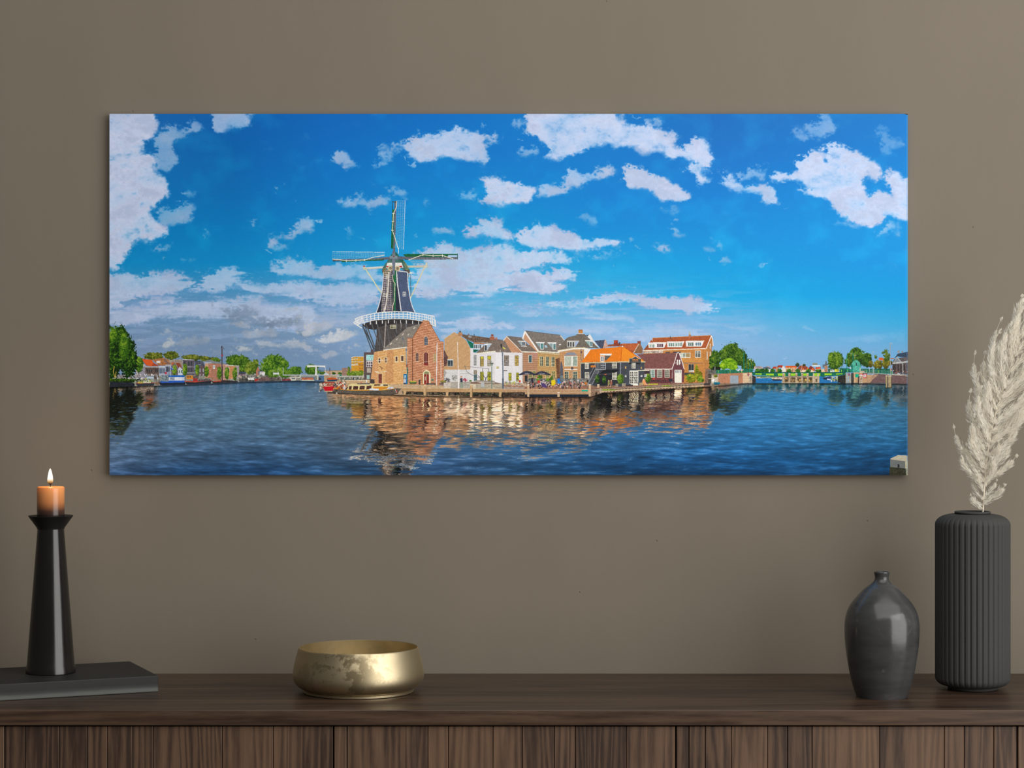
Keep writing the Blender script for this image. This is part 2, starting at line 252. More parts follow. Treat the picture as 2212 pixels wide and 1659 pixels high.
for x in (345,362,380): L('3e4448',7,x,1050,x+70,1235)
L('3e4448',9,345,1050,438,1232); L('5a5c5e',7,372,1040,436,1205); L('5a5c5e',8,412,1020,455,1140,470,1200)
L('56585a',9,455,1015,512,1225); L('a89c90',9,528,1010,517,1225); L('5c5c5c',7,530,1012,560,1195); L('6a6a6a',8,613,1010,609,1170); L('8a8680',8,650,1022,653,1115); L('6a6c70',9,688,1003,697,1125); L('6a6c70',7,745,1010,746,1045); L('5a5a5c',6,480,1100,480,1240)
L('34302e',6,600,1070,620,1150); L('2a2626',5,655,1060,650,1120)
win(568,1043,607,1065,'343c30','e6dcb4',4,2,4,3)
rt=[285,990,345,968,440,946,530,938,600,933,700,935,770,946,840,956,912,970]
rb=[296,1040,350,1018,440,1000,530,993,600,990,700,992,770,1000,840,1015,922,1050]
rt=np.array(rt,float).reshape(-1,2); rb=np.array(rb,float).reshape(-1,2)
for f,w in ((0,7),(.36,5),(.7,5),(1,6)): L('ecebe6',w,*(rt*(1-f)+rb*f).ravel())
for i in range(8):
    for j in range(5 if i in(0,7) else 3):
        f=j/(5 if i in (0,7) else 3); a=rt[i]*(1-f)+rt[i+1]*f; b=rb[i]*(1-f)+rb[i+1]*f
        L('f2f1ec',5.5,*a,*b)
L('ecebe6',7,*rt[-1],*rb[-1]); L('ecebe6',8,272,1022,300,1040,335,1064); L('ecebe6',8,275,1018,300,1008); L('e8e6e0',9,922,1000,925,1052); L('e8e6e0',8,895,975,905,1048)
for i in range(13): x=310+i*48; L('e6e4de',7,x,1010-24*np.sin((x-285)/640*3.14)+16,x,1034-24*np.sin((x-285)/640*3.14)+14)
# ---- houses behind the mill, brick mill house
P('5a4a48',355,1258,432,1256,412,1472,355,1472,n=.1); win(376,1280,432,1320,'8fd0cc','d8e4e0',4,2,3,2); win(378,1332,422,1372,'5a464c','e8e4dc',3,2,4,5); R('b5a898',378,1382,410,1420); R('a0c4b8',376,1438,400,1470)
P('8a8074',510,1232,562,1180,640,1110,700,1060,820,1026,842,1020,742,1145,700,1145,700,1222,n=.18,st=('686058',3,.4,.4))
L('5c5650',3,700,1145,742,1145)
P('dc9c56',435,1255,510,1243,700,1222,702,1530,405,1502,413,1440,n=.1,st=('f4d8a4',3.4,-.12,.55))
P('c88244',540,1240,588,1232,588,1500,520,1500,n=.1,st=('f2d2a6',3.4,1.1,.55))
P('d08c50',435,1255,468,1250,468,1500,403,1500,413,1440,n=.1,st=('f0cc9c',3.6,-.8,.55))
L('f0e4c8',8,510,1240,698,1216); R('d8c8a0',650,1400,698,1408,a=.4)
P('b86e46',700,1145,742,1145,828,1005,868,1008,885,1040,925,1110,960,1170,990,1172,990,1512,960,1540,700,1535,n=.1,st=('f0c8a4',3.5,-.14,.56))
L('a05c34',6,742,1145,828,1005,868,1008); L('a86840',5,868,1008,960,1170); L('8a4c2c',4,742,1145,742,1520)
L('c9a080',4,828,1003,868,1006)
for x,y in ((605,1160),(655,1120),(700,1120),(560,1195),(745,1070)): P('d8ccb8',x,y,x+14,y-14,x+20,y-10,x+6,y+4)
R('6a7078',657,1140,670,1160)
arch(849,1172,26,52,'4a5260','d8b890'); arch(779,1300,20,56,'583a3a','d8b088'); arch(849,1318,32,88,'6a2a28','dcb088'); arch(919,1305,18,50,'a88a4a','d8b890')
R('8a2a24',832,1345,866,1362)
P('f0e4b8',824,1510,824,1425,835,1405,853,1398,872,1405,884,1425,884,1510); E('8f8a5c',853,1425,20,16); R('8a2420',834,1432,872,1510); R('d8c098',851,1430,856,1510); R('c9a890',840,1450,848,1480)
R('5a7a60',893,1468,908,1485); R('b88a50',820,1432,826,1510)
for a in ((472,1305,484,1340),(524,1300,535,1338),(606,1292,622,1330),(651,1287,669,1328)): R('ecd8a8',a[0]-5,a[1]-5,a[2]+5,a[3]+6); R('5c3c34',*a,n=.3)
R('e0c890',466,1425,502,1505); R('7a3a30',471,1430,498,1504,n=.2); L('5a3428',5,478,1368,500,1382,495,1395); R('efe0b8',440,1408,470,1416)
L('f0e8d0',4,455,1325,540,1318); L('f0e8d0',4,455,1420,540,1408)
L('8a96a0',7,692,1225,692,1300,698,1400,699,1535); R('7a8490',684,1228,698,1246); L('5a3226',4,741,1150,741,1500)
L('f4ece8',6,937,1180,933,1540); L('f0e0d8',3,969,1240,967,1500)
R('1f6aa0',670,1430,696,1515); R('a8d0e0',676,1440,690,1460); L('1f6a50',6,700,1360,702,1538); E('8a4a3a',697,1365,7,12)
P('48603c',715,1490,775,1490,772,1508,720,1508); P('c9c030',720,1487,770,1487,768,1495,722,1495); R('8a5a40',722,1508,770,1512)
person(680,1535,75,'c8ccd8','303440'); person(797,1530,62,'4a4238','2c2c34'); R('2c2c30',788,1520,818,1530)
for x in (850,955): R('4a4a4c',x,1518,x+78,1528); R('3a3a40',x+2,1505,x+76,1514); R('34343a',x+6,1528,x+13,1545); R('34343a',x+62,1528,x+69,1545)
P('7e7a30',964,1487,1008,1487,1004,1500,968,1500)
# ---- quay ground
at(660,800,5.027)
P('c8a880',900,150,1060,150,1500,165,2260,150,2260,205,1040,195,820,170,n=.12)
P('c9a67a',430,105,700,105,700,140,440,140,n=.1); L('ead2a8',5,430,108,700,110); 
P('cdbfae',1500,125,1790,130,1790,190,1500,190,n=.12); P('c4b49c',1790,150,2260,150,2260,200,1790,195,n=.15)
# ---- the white corner house and its neighbours
at(940,690,6.9125)
P('6a5444',330,205,410,222,480,235,560,240,830,280,1020,310,1020,380,800,380,720,372,575,340,470,300,n=.3)
P('8a5a48',480,230,500,212,520,232); R('8c8074',575,340,790,365,n=.3)
P('cc9f6e',138,292,280,190,332,215,460,310,530,435,530,750,138,750,n=.07,st=('bd9058',16,.9,.35)); L('e0c8a0',5,138,292,280,190); 
P('5a3a34',130,450,190,560,170,690,130,700,n=.4)
R('b8825a',345,195,405,250,n=.15); E('4a4a4c',372,182,12,14); R('a85c40',820,255,885,305,n=.15,st=('c88060',6,0,.4)); E('8a4a34',853,238,22,16); R('b8705a',895,270,925,300)
L('3a3e50',10,583,222,583,250); L('3a3e40',9,637,280,637,308); P('a0a8ac',490,248,540,252,555,270,500,268)
P('116a4c',468,300,575,362,572,430,530,425); P('0f5c44',570,448,652,455,600,492,570,490); P('c8763a',580,345,720,358,740,372,582,362,n=.3)
P('d8e0e0',573,362,722,378,702,452,573,445); 
for x in (585,612,645,672): R('3a4654',x,378,x+16,432)
P('dcd8d2',130,750,530,748,530,935,130,930,n=.04); P('a8a098',130,750,140,750,170,790,140,860,130,870); L('b8b2ac',4,130,808,340,806); L('8a8680',4,375,806,520,806)
win(188,600,264,694,'39464c','d6dcd4',2,1,6,6); R('c8ccc8',188,600,264,612); L('a8754c',6,175,706,270,706)
P('e6e0dc',525,432,566,432,566,490,620,505,900,475,905,492,1306,500,1310,958,1000,958,880,935,525,932,n=.035); P('f0ecea',905,495,1000,500,1000,958,890,935,n=.02); L('f4f0ea',9,905,494,1306,502)
P('7c6c60',610,500,735,385,870,303,900,305,1040,315,1145,492,905,492,895,470,n=.16,st=('6a5c50',2.6,0,.3)); L('4c423a',5,870,303,905,480); L('f4ecc8',13,615,508,900,474)
P('dfe4e6',725,362,845,360,840,375,735,376); P('aab8c4',760,376,838,374,770,470,760,470); win(742,382,772,465,'3a424c','eceae2',1,1,7)
P('2e2c2e',970,380,990,360,1000,400,1010,440,985,420); P('c8b860',1000,400,1055,430,1050,450,1010,440)
L('e8e8e0',6,972,455,972,490); L('e8e8e0',6,1150,462,1150,492)
Y='c9a83c'
for a in ((676,558,722,698),(785,548,832,694),(1034,542,1094,686),(1192,544,1244,688)): win(*a,glass='b89c50' if a[0] not in(1034,) else '8a7c6a',frame='4a4238',nu=2,nv=4,fw=4,bar=4)
R('8a8078',1036,600,1092,684,n=.3); R('a8a090',787,600,830,690,n=.4); R('c8b838',676,558,722,590,n=.1); R('c9bc30',785,548,832,590,n=.1)
for a in ((676,786,722,904),(785,786,832,908),(1098,802,1138,912),(1212,798,1246,908)): win(*a,glass='b4ae1e',frame='4c4a2c',nu=3,nv=2,fw=4,bar=5)
win(576,532,616,686,'8c8c8a','d8d4cc',2,4,5); win(578,756,622,820,'7a6a50','d8d4cc',3,2,5); R('4e6a6c',576,822,624,925,n=.15)
R('c8b878',912,700,952,735,n=.3); R('5a4a40',1020,762,1076,772)
# brick gable
P('c08a64',1018,318,1070,255,1150,330,1290,475,1280,495,1140,492,1040,320,n=.1,st=('d29c78',4,.4,.5))
P('766a60',1070,250,1100,248,1340,275,1300,290,1400,390,1512,480,1290,478,n=.16,st=('645850',2.6,0,.3)); L('f2e4cc',9,1018,318,1070,255,1290,478); 
P('dcd8d0',1225,318,1360,318,1355,330,1240,332); P('8fa4a8',1240,332,1295,332,1290,395); win(1300,338,1342,390,'3a4650','eceae2',2,1,6); L('e8e4dc',6,1285,402,1372,404)
P('b98a68',1304,498,1535,498,1530,935,1310,935,n=.1,st=('9c6444',4.2,0,.45)); win(1400,540,1442,642,'39565c','ece2cc',1,1,7); P('c08880',1420,500,1535,500,1535,580,1460,560,n=.1,a=.6)
L('f0e6d0',15,1290,484,1535,490)
# big house
P('c9926c',1308,285,1345,198,1420,300,1532,465,1512,472,1400,370,n=.1,st=('dcae8c',4,.4,.5))
P('7c7268',1345,168,1400,175,1870,235,1960,345,1860,430,1852,492,1535,468,n=.15,st=('6c625a',2.8,.12,.3))
L('f4ecdf',22,1308,290,1340,180,1420,300,1535,465); L('ded4c4',12,1870,240,1955,345); L('4c443e',6,1345,170,1870,236)
for a in ((1500,338,1636,352,1580,360,1622,450),(1675,343,1812,358,1765,366,1800,456)):
    P('eceae2',a[0],a[1],a[2],a[1],a[2]-4,a[3],a[0]+8,a[3]); P('8ea2a4',a[0]+14,a[3],a[4]-8,a[3],a[4]-8,a[7]-10); win(a[4],a[5],a[6]-4,a[7]-10,'1f6c70','f4f0e6',2,1,8,4)
P('a8c8dc',1635,385,1660,385,1680,420,1650,425); P('ece6dc',1842,372,1930,368,1925,380,1850,384); P('8a98a0',1860,382,1915,380,1890,412)
L('f4ecd0',16,1530,476,1858,498); L('d0bc90',14,1530,492,1858,520)
P('c49a5e',1530,502,1862,526,1862,935,1528,935,n=.12,st=('a87a44',4.2,.1,.45)); P('6a4630',1800,590,1862,570,1862,900,1820,900,n=.3)
for a in ((1568,558,1612,694),(1654,560,1698,696),(1738,564,1780,698)): win(*a,glass='3c4a3c',frame='ecdcae',nu=2,nv=3,fw=5,bar=4)
for a in ((1400,770,1440,920),(1456,768,1500,920),(1655,775,1700,920),(1740,775,1790,900)): win(*a,glass='7a7440',frame='e0cc9c',nu=2,nv=3,fw=5,bar=4)
R('2a2a2c',1336,835,1380,930,n=.3)
L('a89c90',7,1306,500,1308,935)
# hip roofed house (tile C)
at(1240,690,6.9125)
P('70665a',-120,290,-80,262,20,240,60,210,145,210,240,300,380,432,150,425,0,432,-245,460,-230,420,n=.15,st=('5e554a',2.8,0,.3)); L('4a4038',5,105,212,105,410)
R('c4803c',66,160,132,208,n=.1); R('8a4a28',70,152,126,164); L('f0e8dc',9,58,214,145,214)
P('e8e4dc',200,255,240,222,300,330,380,432,330,390,250,310); P('5a5850',170,235,220,230,205,258); L('e8e4dc',8,236,212,236,240)
for a in ((-110,318,82,330,-98,340,10,410),(160,312,272,326,240,330,276,402)):
    P('e8e6de',a[0],a[1],a[2],a[1],a[2]-12,a[3],a[0]+8,a[3])
win(-98,338,5,408,'4a4c48','f0ece2',3,1,7,8); P('a4b6d2',14,332,74,332,20,410,14,410); P('8fb0ac',172,326,238,330,232,400); win(242,332,272,402,'2f6470','f0ece2',2,1,6,4)
P('f0e8d8',-245,462,0,420,152,418,152,450,0,448,-245,492); L('d8c48c',8,-245,464,0,424,150,420,245,445); P('f2ece4',150,425,250,448,150,600,148,560)
P('c8925e',-215,488,0,450,150,452,150,560,110,650,105,905,-215,905,n=.12,st=('b07c4c',4.2,0,.4))
P('8c8c94',-150,542,-100,492,0,490,52,538); R('ecead8',-145,545,52,700); R('b9c0ac',-135,552,-40,690,n=.12); R('9aa898',-18,552,44,690,n=.15); L('f4f0e4',9,-28,545,-28,695); R('f4f0e4',-146,740,52,754)
for x in (-138,-10): win(x,780,x+56,900,'40504c','ecdcae',2,3,5,4)
L('5a5a60',7,105,440,105,600,125,620); E('4a4a50',108,490,12,14)
# slate + brown roofs behind
P('434a5e',305,320,460,305,430,432,395,432,n=.12); P('c8a090',460,302,478,310,512,415,430,432,455,320,n=.15)
P('9a4c2c',500,376,600,370,970,355,885,502,700,412,500,402,n=.15); P('b85a2e',700,362,970,355,900,470,800,450,n=.12); L('e8d0b8',9,970,362,888,500); P('8a6040',975,360,988,350,1026,440,1020,512,892,505,n=.14)
R('b0482c',595,310,655,355,n=.2); R('8a3c28',590,355,670,400,n=.15); R('8a4a34',948,322,994,362,n=.15); L('2c3038',9,672,340,676,370); L('2c3038',9,686,342,686,370); R('a0a4a8',505,400,700,408)
# long house on the right
P('a8522a',1035,462,1105,370,1175,280,1400,265,2055,235,1975,432,n=.12,st=('96461f',3,0,.3)); P('8a4a2c',1035,462,1110,370,1115,440)
L('c9925c',7,1180,278,2050,238)
for a in ((1115,345,1385,425),(1395,330,1650,415),(1675,320,1945,405)):
    P('f0ece4',a[0]-10,a[1],a[2],a[1]-4,a[2]-10,a[1]+14,a[2]-40,a[3],a[0],a[3]); L('d8d0c4',4,a[0],a[1]+15,a[2]-12,a[1]+12)
for a in ((1130,372,1198,418,'7a9488'),(1240,368,1330,412,'5a3a48'),(1414,352,1498,402,'6a8a7c'),(1515,348,1614,400,'8aa094'),(1704,346,1782,396,'5a7468'),(1816,344,1898,392,'5a7a8c')): win(a[0],a[1],a[2],a[3],a[4],'f4f0ea',3,1,4,7)
L('4a3a34',10,1440,250,1444,292); L('c8b030',12,1727,190,1727,235); R('b06a4a',1714,228,1745,275,n=.2); P('d8d4cc',1160,285,1172,285,1172,320,1160,320)
P('c07c3a',1030,470,1975,438,1975,600,1950,960,1640,960,1600,700,1030,520,n=.1,st=('cf8c46',4,0,.4)); P('b8a898',1035,478,1330,464,1330,502,1035,508,n=.4)
L('f4e6cc',13,1032,466,1975,434); R('4a4440',1370,484,1430,500); R('3c3c3c',1480,482,1592,500); R('e0d4bc',1090,498,1165,506)
P('b4763c',1975,432,2052,242,2075,300,2078,380,2055,420,2058,730,1940,745,1950,600,n=.1,st=('c88a4c',3.6,0,.4)); L('f4ece0',11,1975,430,2050,245,2068,290,2078,390)
for a in ((1985,480,1995,600),(2030,480,2040,600),(2030,360,2038,440)): R('dcd8d0',*a)
win(1812,476,1886,564,'5a5c54','f4ecdc',2,1,8,9); L('f4ecdc',7,1812,500,1886,500); win(1592,506,1732,566,'9aa694','f0e8d8',2,1,7,7); R('a88c5c',1668,508,1730,564); R('c8d0c0',1598,508,1630,562)
P('c8853c',1590,575,1930,575,1935,640,1600,640,n=.1,st=('d89c54',3.6,0,.4)); L('8a7060',9,1580,652,1930,650)
win(1712,672,1788,785,'2e3234','c8b8a0',2,1,4,4); R('d8d0c0',1715,760,1790,788,n=.3)
P('3a3c38',1650,795,1870,798,1870,830,1650,830)
R('e8e4dc',1880,822,1908,864); R('3a3a3a',1888,834,1898,850)
# maroon house
P('7e4c46',935,520,1540,495,1500,640,1460,742,1055,745,1060,630,n=.14,st=('6a3c3a',2.7,0,.4))
P('6c3434',1055,748,1465,742,1465,955,1055,955,n=.1,st=('5a2a2c',3,0,.3,1)); L('f0e4d4',11,1055,742,1460,740)
for a in (1138,1244,1356): win(a,757,a+66,862,'4f7a78' if a==1138 else '54544a','efe6cc',4,4,6,4)
P('6a3a3e',1462,745,1500,640,1525,550,1540,505,1556,490,1572,505,1590,560,1620,650,1648,745,1642,945,1462,952,n=.1,st=('5a2e34',2.8,0,.3,1))
L('f8f0e8',10,1462,742,1500,640,1525,550,1538,505,1555,492,1572,505,1588,560,1620,650,1645,745); R('f0ece0',1535,602,1553,680); R('e8e4d8',1566,602,1586,680); L('c9c0b0',5,1510,650,1640,652)
P('f2ecd8',1500,752,1608,752,1606,948,1502,948,n=.03); 
for i in range(4): R('8a9098',1510+i*24,762,1526+i*24,800); L('d6cdb8',3,1505+i*25,805,1505+i*25,945)
L('3a2c2c',6,1580,670,1650,840); L('c8b8a8',6,1468,750,1462,950)
# black house under the orange roof
P('eb7a18',105,640,180,545,250,450,450,430,720,408,760,420,880,500,1062,632,1050,642,700,626,400,632,n=.07,st=('d86a12',3,0,.3))
P('f08a1e',718,410,760,420,880,500,1060,630,1000,632,700,622,n=.05); L('b8480c',6,716,412,700,622); L('c85010',8,760,420,900,520,1000,590); E('e8e8e8',722,404,14,9)
P('34373c',105,655,690,640,1050,640,1050,955,890,990,640,982,340,1000,200,965,105,890,n=.14,st=('26282c',3.3,0,.28))
P('40444a',705,640,1050,640,1050,955,960,985,705,990,n=.12,st=('2c3036',3.3,0,.28)); L('c9b990',15,105,650,690,634,1065,634); L('8a7a5c',5,105,660,690,644)
L('8c9298',14,694,640,690,990); L('c8c0b0',7,100,650,100,900)
P('f2eee6',388,512,570,510,556,538,392,540); P('5c5850',460,540,555,540,480,612,455,612); win(396,556,446,622,'6a6c70','f6f2e8',3,3,6,5)
for a in ((168,664,216,734,3,4),(572,648,634,722,3,4),(866,652,914,726,3,4),(168,794,218,890,3,5),(578,792,634,896,3,5)): win(*a[:4],glass='5a5a50',frame='f2ead4',nu=a[4],nv=a[5],fw=6,bar=5)
grille('c8ccd0',5,[395,650,470,650,470,752,395,752],3,3); grille('8a9094',4,[330,655,395,655,395,745,330,745],5,1)
P('f4eedc',828,765,962,765,958,990,880,990,870,975,830,960); 
for i in range(4): 
    for j in range(5): R('3c3c36',840+i*28+(6 if i>1 else 0),782+j*36,856+i*28+(6 if i>1 else 0),812+j*36)
L('e8dcc0',12,955,762,1125,760)
R('f4f0e8',760,830,784,862); R('2a2a2a',768,838,776,852); R('f4f0e8',996,828,1018,858); R('2a2a2a',1003,836,1010,850)
R('c8a060',762,700,782,735); R('c8a060',996,708,1012,738)
L('22262a',5,740,790,860,940); L('22262a',5,870,830,950,960)
P('e8c098',818,582,818,648,1000,640,1000,586,968,580,930,552,900,552,868,576)
P('3a4042',825,585,870,584,905,560,925,560,962,588,998,592,998,650,825,652,n=.1)
# carved orange lettering on the gable board
for i,x in enumerate((872,886,899,911,924,937,950)):
    L('ee8a34',4.5,x,592,x,612); L('ee8a34',4,x,(592,602,612)[i%3],x+9,(612,592,602)[i%3])
L('d87a30',4,872,627,962,627); L('c8803c',3,876,620,955,620)
R('16120f',820,650,860,664); R('16120f',925,652,990,668)
R('d8762a',250,685,320,715,n=.2); 
P('16181c',378,812,450,750,480,750,680,755,620,792,n=.1); L('22262a',9,410,812,410,990); R('c8582a',455,814,485,828)
R('1c1e22',340,830,560,985,n=.25); R('24282c',560,905,650,985,n=.2)
L('9a9c9c',9,322,740,200,980); L('8c8e90',9,372,770,262,985); L('a8aaac',5,318,662,238,820,215,960)
for i in range(13): L('84868a',4.5,210+i*9.5,968-i*17,262+i*9,968-i*17)
L('a8aaac',7,330,660,330,740); R('9c9ea0',330,740,475,752)
tree('1c3a14','3e6a24','7ea03c',345,890,32,60,450,900,30,55)
tree('3c5c1c','6e9a2c','a8c44c',690,890,48,80,1100,870,45,70)
R('3c3e44',655,960,715,1010); R('8c8270',620,960,660,1010,n=.2); R('9c8e7a',715,955,775,1005,n=.2); R('a8946c',975,945,1035,990,n=.15); R('2c2e34',770,975,880,995)
for x,c in ((520,'8a8a4c'),(556,'a05a48')): P(c,x-14,920,x+12,920,x+16,975,x-18,975); E('e0a884',x,914,9,11); L('d8a080',9,x-5,975,x-20,1015)
P('e89858',1020,905,1060,900,1075,950,1100,985,1060,990,1020,950); E('f0b890',1040,900,12,14); L('e8b898',9,1060,950,1110,985)
P('c8742c',108,898,190,898,190,972,110,975,n=.06); R('d8a060',190,940,200,960)
P('b8b032',1110,960,1260,958,1250,978,1110,985,n=.2); R('2c2428',1050,770,1130,810,n=.3); P('c8c8c8',1050,820,1090,820,1080,860,1050,860,n=.2)
for x in (1180,1260): R('3a2c2c',x-30,905,x+40,930,n=.4)
for x in (1322,1380,1450): 
    for t in range(12): L('1c1c20',4,x+24*np.cos(t*.524),930+20*np.sin(t*.524),x+24*np.cos((t+1)*.524),930+20*np.sin((t+1)*.524))
P('22222a',1410,890,1465,885,1465,930,1420,930,n=.3); L('2a2a2e',4,1322,930,1350,895,1380,930,1345,925,1322,930)
R('c83a30',1175,878,1205,900); R('303438',1675,890,1698,935); 
tree('6a6418','8f9a20','c8c83c',1740,880,80,70,1830,760,30,60,1850,850,60,80,1830,700,20,30)
tree('3c5c14','6c9420','a0b838',1890,900,45,60,1700,860,40,40)
R('b8822c',1650,850,1690,880); R('b8842c',1650,895,1690,925); P('b8703c',1610,940,1660,930,1660,955,1610,955)
# ---- terrace and people
at(940,690,6.9125)
P('9a6a50',1000,960,1320,990,1400,990,2260,1000,2260,1040,1350,1040,1000,1000,n=.2)
P('a89078',1030,930,1400,960,1400,1000,1030,985,n=.35); P('b5a894',600,905,890,915,890,955,690,950,590,925,n=.2); P('8a8278',595,910,890,920,890,932,600,925,n=.3)
R('d8c8a8',530,960,605,1035,n=.08); P('b0a898',230,935,530,935,530,1030,230,1030,n=.14); P('b0a48c',605,960,1010,960,1010,1035,605,1035,n=.14); P('a89484',1030,1000,1330,1010,1330,1040,1030,1040,n=.2)
R('b8bcb8',686,938,732,1008); R('7c8480',690,1008,697,1030); R('7c8480',722,1008,730,1030)
R('707068',1380,880,2260,935,n=.45)
dabs(['b8504c','4c4a78','d8b8a0','e8e0dc','4c4c54','b8805c','6a6a74','d8c8b8','8a5c68','e0d8d0','2c2c34','b09a88','c8beb4','8a8280'],260,1380,905,2230,1010,9)
dabs(['2c2a30','4a4640','181a20'],70,1400,950,2230,1030,8)
P('e8c818',1735,905,1790,900,1800,960,1770,990,1735,985); E('c89878',1780,890,14,14); P('2478d0',1825,892,1880,890,1882,955,1826,958); E('1f6ac8',1850,895,22,16)
P('4a3468',1580,950,1640,960,1680,1010,1640,1022,1590,1000); E('c8302c',1550,930,18,24); P('2a2430',1430,880,1465,870,1470,950,1440,950)
E('c8482c',1262,925,16,20); dabs(['d0d8c8','8a8878','b8c040'],20,1040,920,1240,960,9)
tree('3c5c1c','6c9430','a0b848',1565,860,34,30,1530,895,22,25,1740,880,20,30,1680,900,30,28)
for x,y,w in ((1370,770,140),(1592,772,140)):
    P('2c2e3c',x-w,y+62,x-40,y+5,x,y-2,x+50,y+8,x+w,y+52,x+w-10,y+62,x,y+48,x-w+10,y+66); P('3c3e4c',x-40,y+5,x,y-2,x+20,y+50,x-60,y+55); L('e8e8ec',6,x-30,y+44,x+40,y+40); L('2c2c34',6,x,y+50,x+2,y+190)
P('54545c',1872,640,1885,620,1905,700,1915,930,1860,930,1862,760,n=.15); R('6a7474',1865,840,1912,920,n=.2)
L('5f7a6a',9,845,700,845,1040); P('8a9484',822,655,868,655,858,690,832,690); L('4a5450',6,845,620,845,655); L('4a5450',8,825,655,868,655)
L('77828e',19,1005,485,1012,760,1015,1035); R('5c6670',1000,880,1028,1035)
L('f0e8e0',8,333,340,345,740,355,1030); R('f0e8e0',340,750,360,1030)
L('9aa8a0',7,2045,730,2050,1025); P('5a4c50',2022,725,2045,705,2070,725,2060,745,2030,745)
P('2c3848',372,880,408,875,412,935,375,937); E('c89070',390,858,13,15); P('8c9480',378,935,412,935,415,1025,395,1025,392,960,388,1028,374,1025); L('c8a088',8,370,890,372,920)
for i in range(24): a=rng.uniform(0,6.28); L('7c7870',3,290+rng.uniform(-50,50),870+rng.uniform(-45,45),290+45*np.cos(a),870+42*np.sin(a))
for i in range(26): L('24242c',4,180+rng.uniform(-48,48),905+rng.uniform(-32,40),180+rng.uniform(-48,48),905+rng.uniform(-32,40))
dabs(['b83a50','8a2c3c','d88890'],14,420,885,475,925,10); E('4c7a2c',528,918,20,12)
L('5a5a5c',6,437,685,470,780,560,835,680,880); L('6a6a6c',5,440,700,700,725,800,740); L('4a4a4c',7,708,735,710,830,755,880); L('4a4a4c',7,803,735,800,820,760,880); L('4a4a4c',12,756,870,752,910); L('5a5a5c',6,680,870,640,840)
P('54503c',78,925,165,925,160,945,85,945); P('9a9a2c',80,915,165,915,160,930,85,930)
# ---- right bank trees, bridge, quay
at(1530,720,8.848)
tree('1c3a10','42701c','80982c',130,480,110,150,60,520,50,110,440,360,190,170,520,450,220,180,330,420,140,130,640,480,110,150,460,260,110,70,120,620,120,90)
tree('1c3c12','4a741e','84982c',800,600,90,120,860,620,50,60,720,650,90,80)
tree('4f8a10','84b81c','b8dc2c',390,590,160,95,300,620,90,70,480,640,85,75,400,520,90,50)
P('12160c',80,640,230,640,230,700,80,700,n=.4)
for x in (900,980,1130): P('b8a090',x-30,650,x,620,x+50,640,x+70,680,x-30,690,n=.3)
P('8e8a90',900,625,980,618,1000,660,900,660); P('55606c',1050,650,1120,635,1190,660,1180,690,1060,690,n=.15); R('c8ccc8',1000,680,1210,745,n=.25)
P('b83c1c',1215,670,1250,635,1310,640,1290,680); R('b8855c',1290,650,1350,745,n=.15); P('a8321c',1310,650,1340,610,1420,612,1450,660,1400,665,1370,650); P('e4dccc',1400,665,1430,620,1480,680,1480,740,1400,740)
P('d2561e',1470,640,1480,618,1690,618,1700,655,1480,660,n=.15); R('c8a078',1480,655,1700,745,n=.25); dabs(['a8784c','e0c8a0','7c5a40'],20,1490,660,1700,730,9)
P('8a3c28',1700,680,1750,615,1850,612,1900,650,1900,700,1700,700); P('d8682c',1780,620,1840,700,1760,705); P('d8682c',1870,700,1900,640,1930,700); P('dcc8a8',1740,700,2020,700,2020,745,1740,745,n=.2); R('e8a058',1786,590,1794,630)
P('7a2c24',1910,680,1950,620,2010,650,2050,710,2030,720); P('d2602c',1960,700,2000,650,2040,715); P('c8552c',2050,650,2150,640,2150,680,2050,690,n=.3); R('d8b898',2050,685,2230,745,n=.3)
R('e4e4e0',1980,610,2140,632); R('8c8460',1995,570,2085,606,st=('4a4a40',1,0,.4,1)); tree('2c3c2c','4a5c3c','6c7c4c',1705,600,36,36,1830,600,30,20)
for x in (940,1025,1120,1230,1360,1540,1720,1910,2100): tree('1a4a1a','347024','6c9a30',x,715,50,38)
R('0d6a50',660,680,850,745,n=.35); R('1c5c40',140,700,850,765,n=.35)
for i in range(70): L(('0a7a58','1c8a68','064a3a')[i%3],5,145+i*10,702,145+i*10,765)
for x in (195,415,640,845): L('8cc83c',11,x,710,x,752)
dabs(['d8d8d0','c84a30','f0f0f0','c8a888'],12,500,690,700,720,10)
L('0f6a54',15,682,370,682,720); L('14506a',12,739,410,739,690); L('0f6a54',12,797,540,797,740); L('0f6a54',10,845,560,845,740); E('e0e4e4',795,500,10,9); E('e0e4e4',845,525,9,9)
L('3a4440',14,122,600,122,640); L('c9ccc8',8,126,640,130,700); L('d0d4d0',8,250,660,252,700)
P('5a5850',0,700,150,700,150,775,0,770,n=.3,st=('8a8a80',1.3,0,.4,1)); P('3c3830',0,770,60,775,50,960,0,960,n=.45); P('c8b89c',60,800,200,800,200,960,60,960,n=.1); R('c9a078',0,860,60,870)
tree('5c6a1c','8a9a2c','b8c040',140,810,36,24)
P('b57a58',190,770,660,755,660,950,190,958,n=.12,st=('a86a4a',3,0,.35)); L('8a6a50',8,60,780,660,755,840,752); P('d8b892',660,758,835,755,838,945,660,950,n=.12,st=('b89468',6,0,.3))
P('94a0a8',415,806,575,806,575,960,415,960,n=.04); L('7c868c',3,468,806,468,960); L('7c868c',3,522,806,522,960)
P('2c2a28',840,800,910,830,905,950,840,955,n=.4); P('a89478',780,810,835,830,830,950,780,950,n=.3); L('d8ccb4',9,790,800,795,950); L('c8b898',8,780,880,835,880)
E('7a2830',764,790,18,32); E('e8dcd0',764,778,6,8); E('e8dcd0',764,803,6,8)
P('d8d4cc',60,900,90,860,140,880,140,930,80,930,n=.5); P('1c7a8c',105,935,215,932,232,955,200,978,110,978); P('0a5468',105,955,230,958,200,980,110,980)
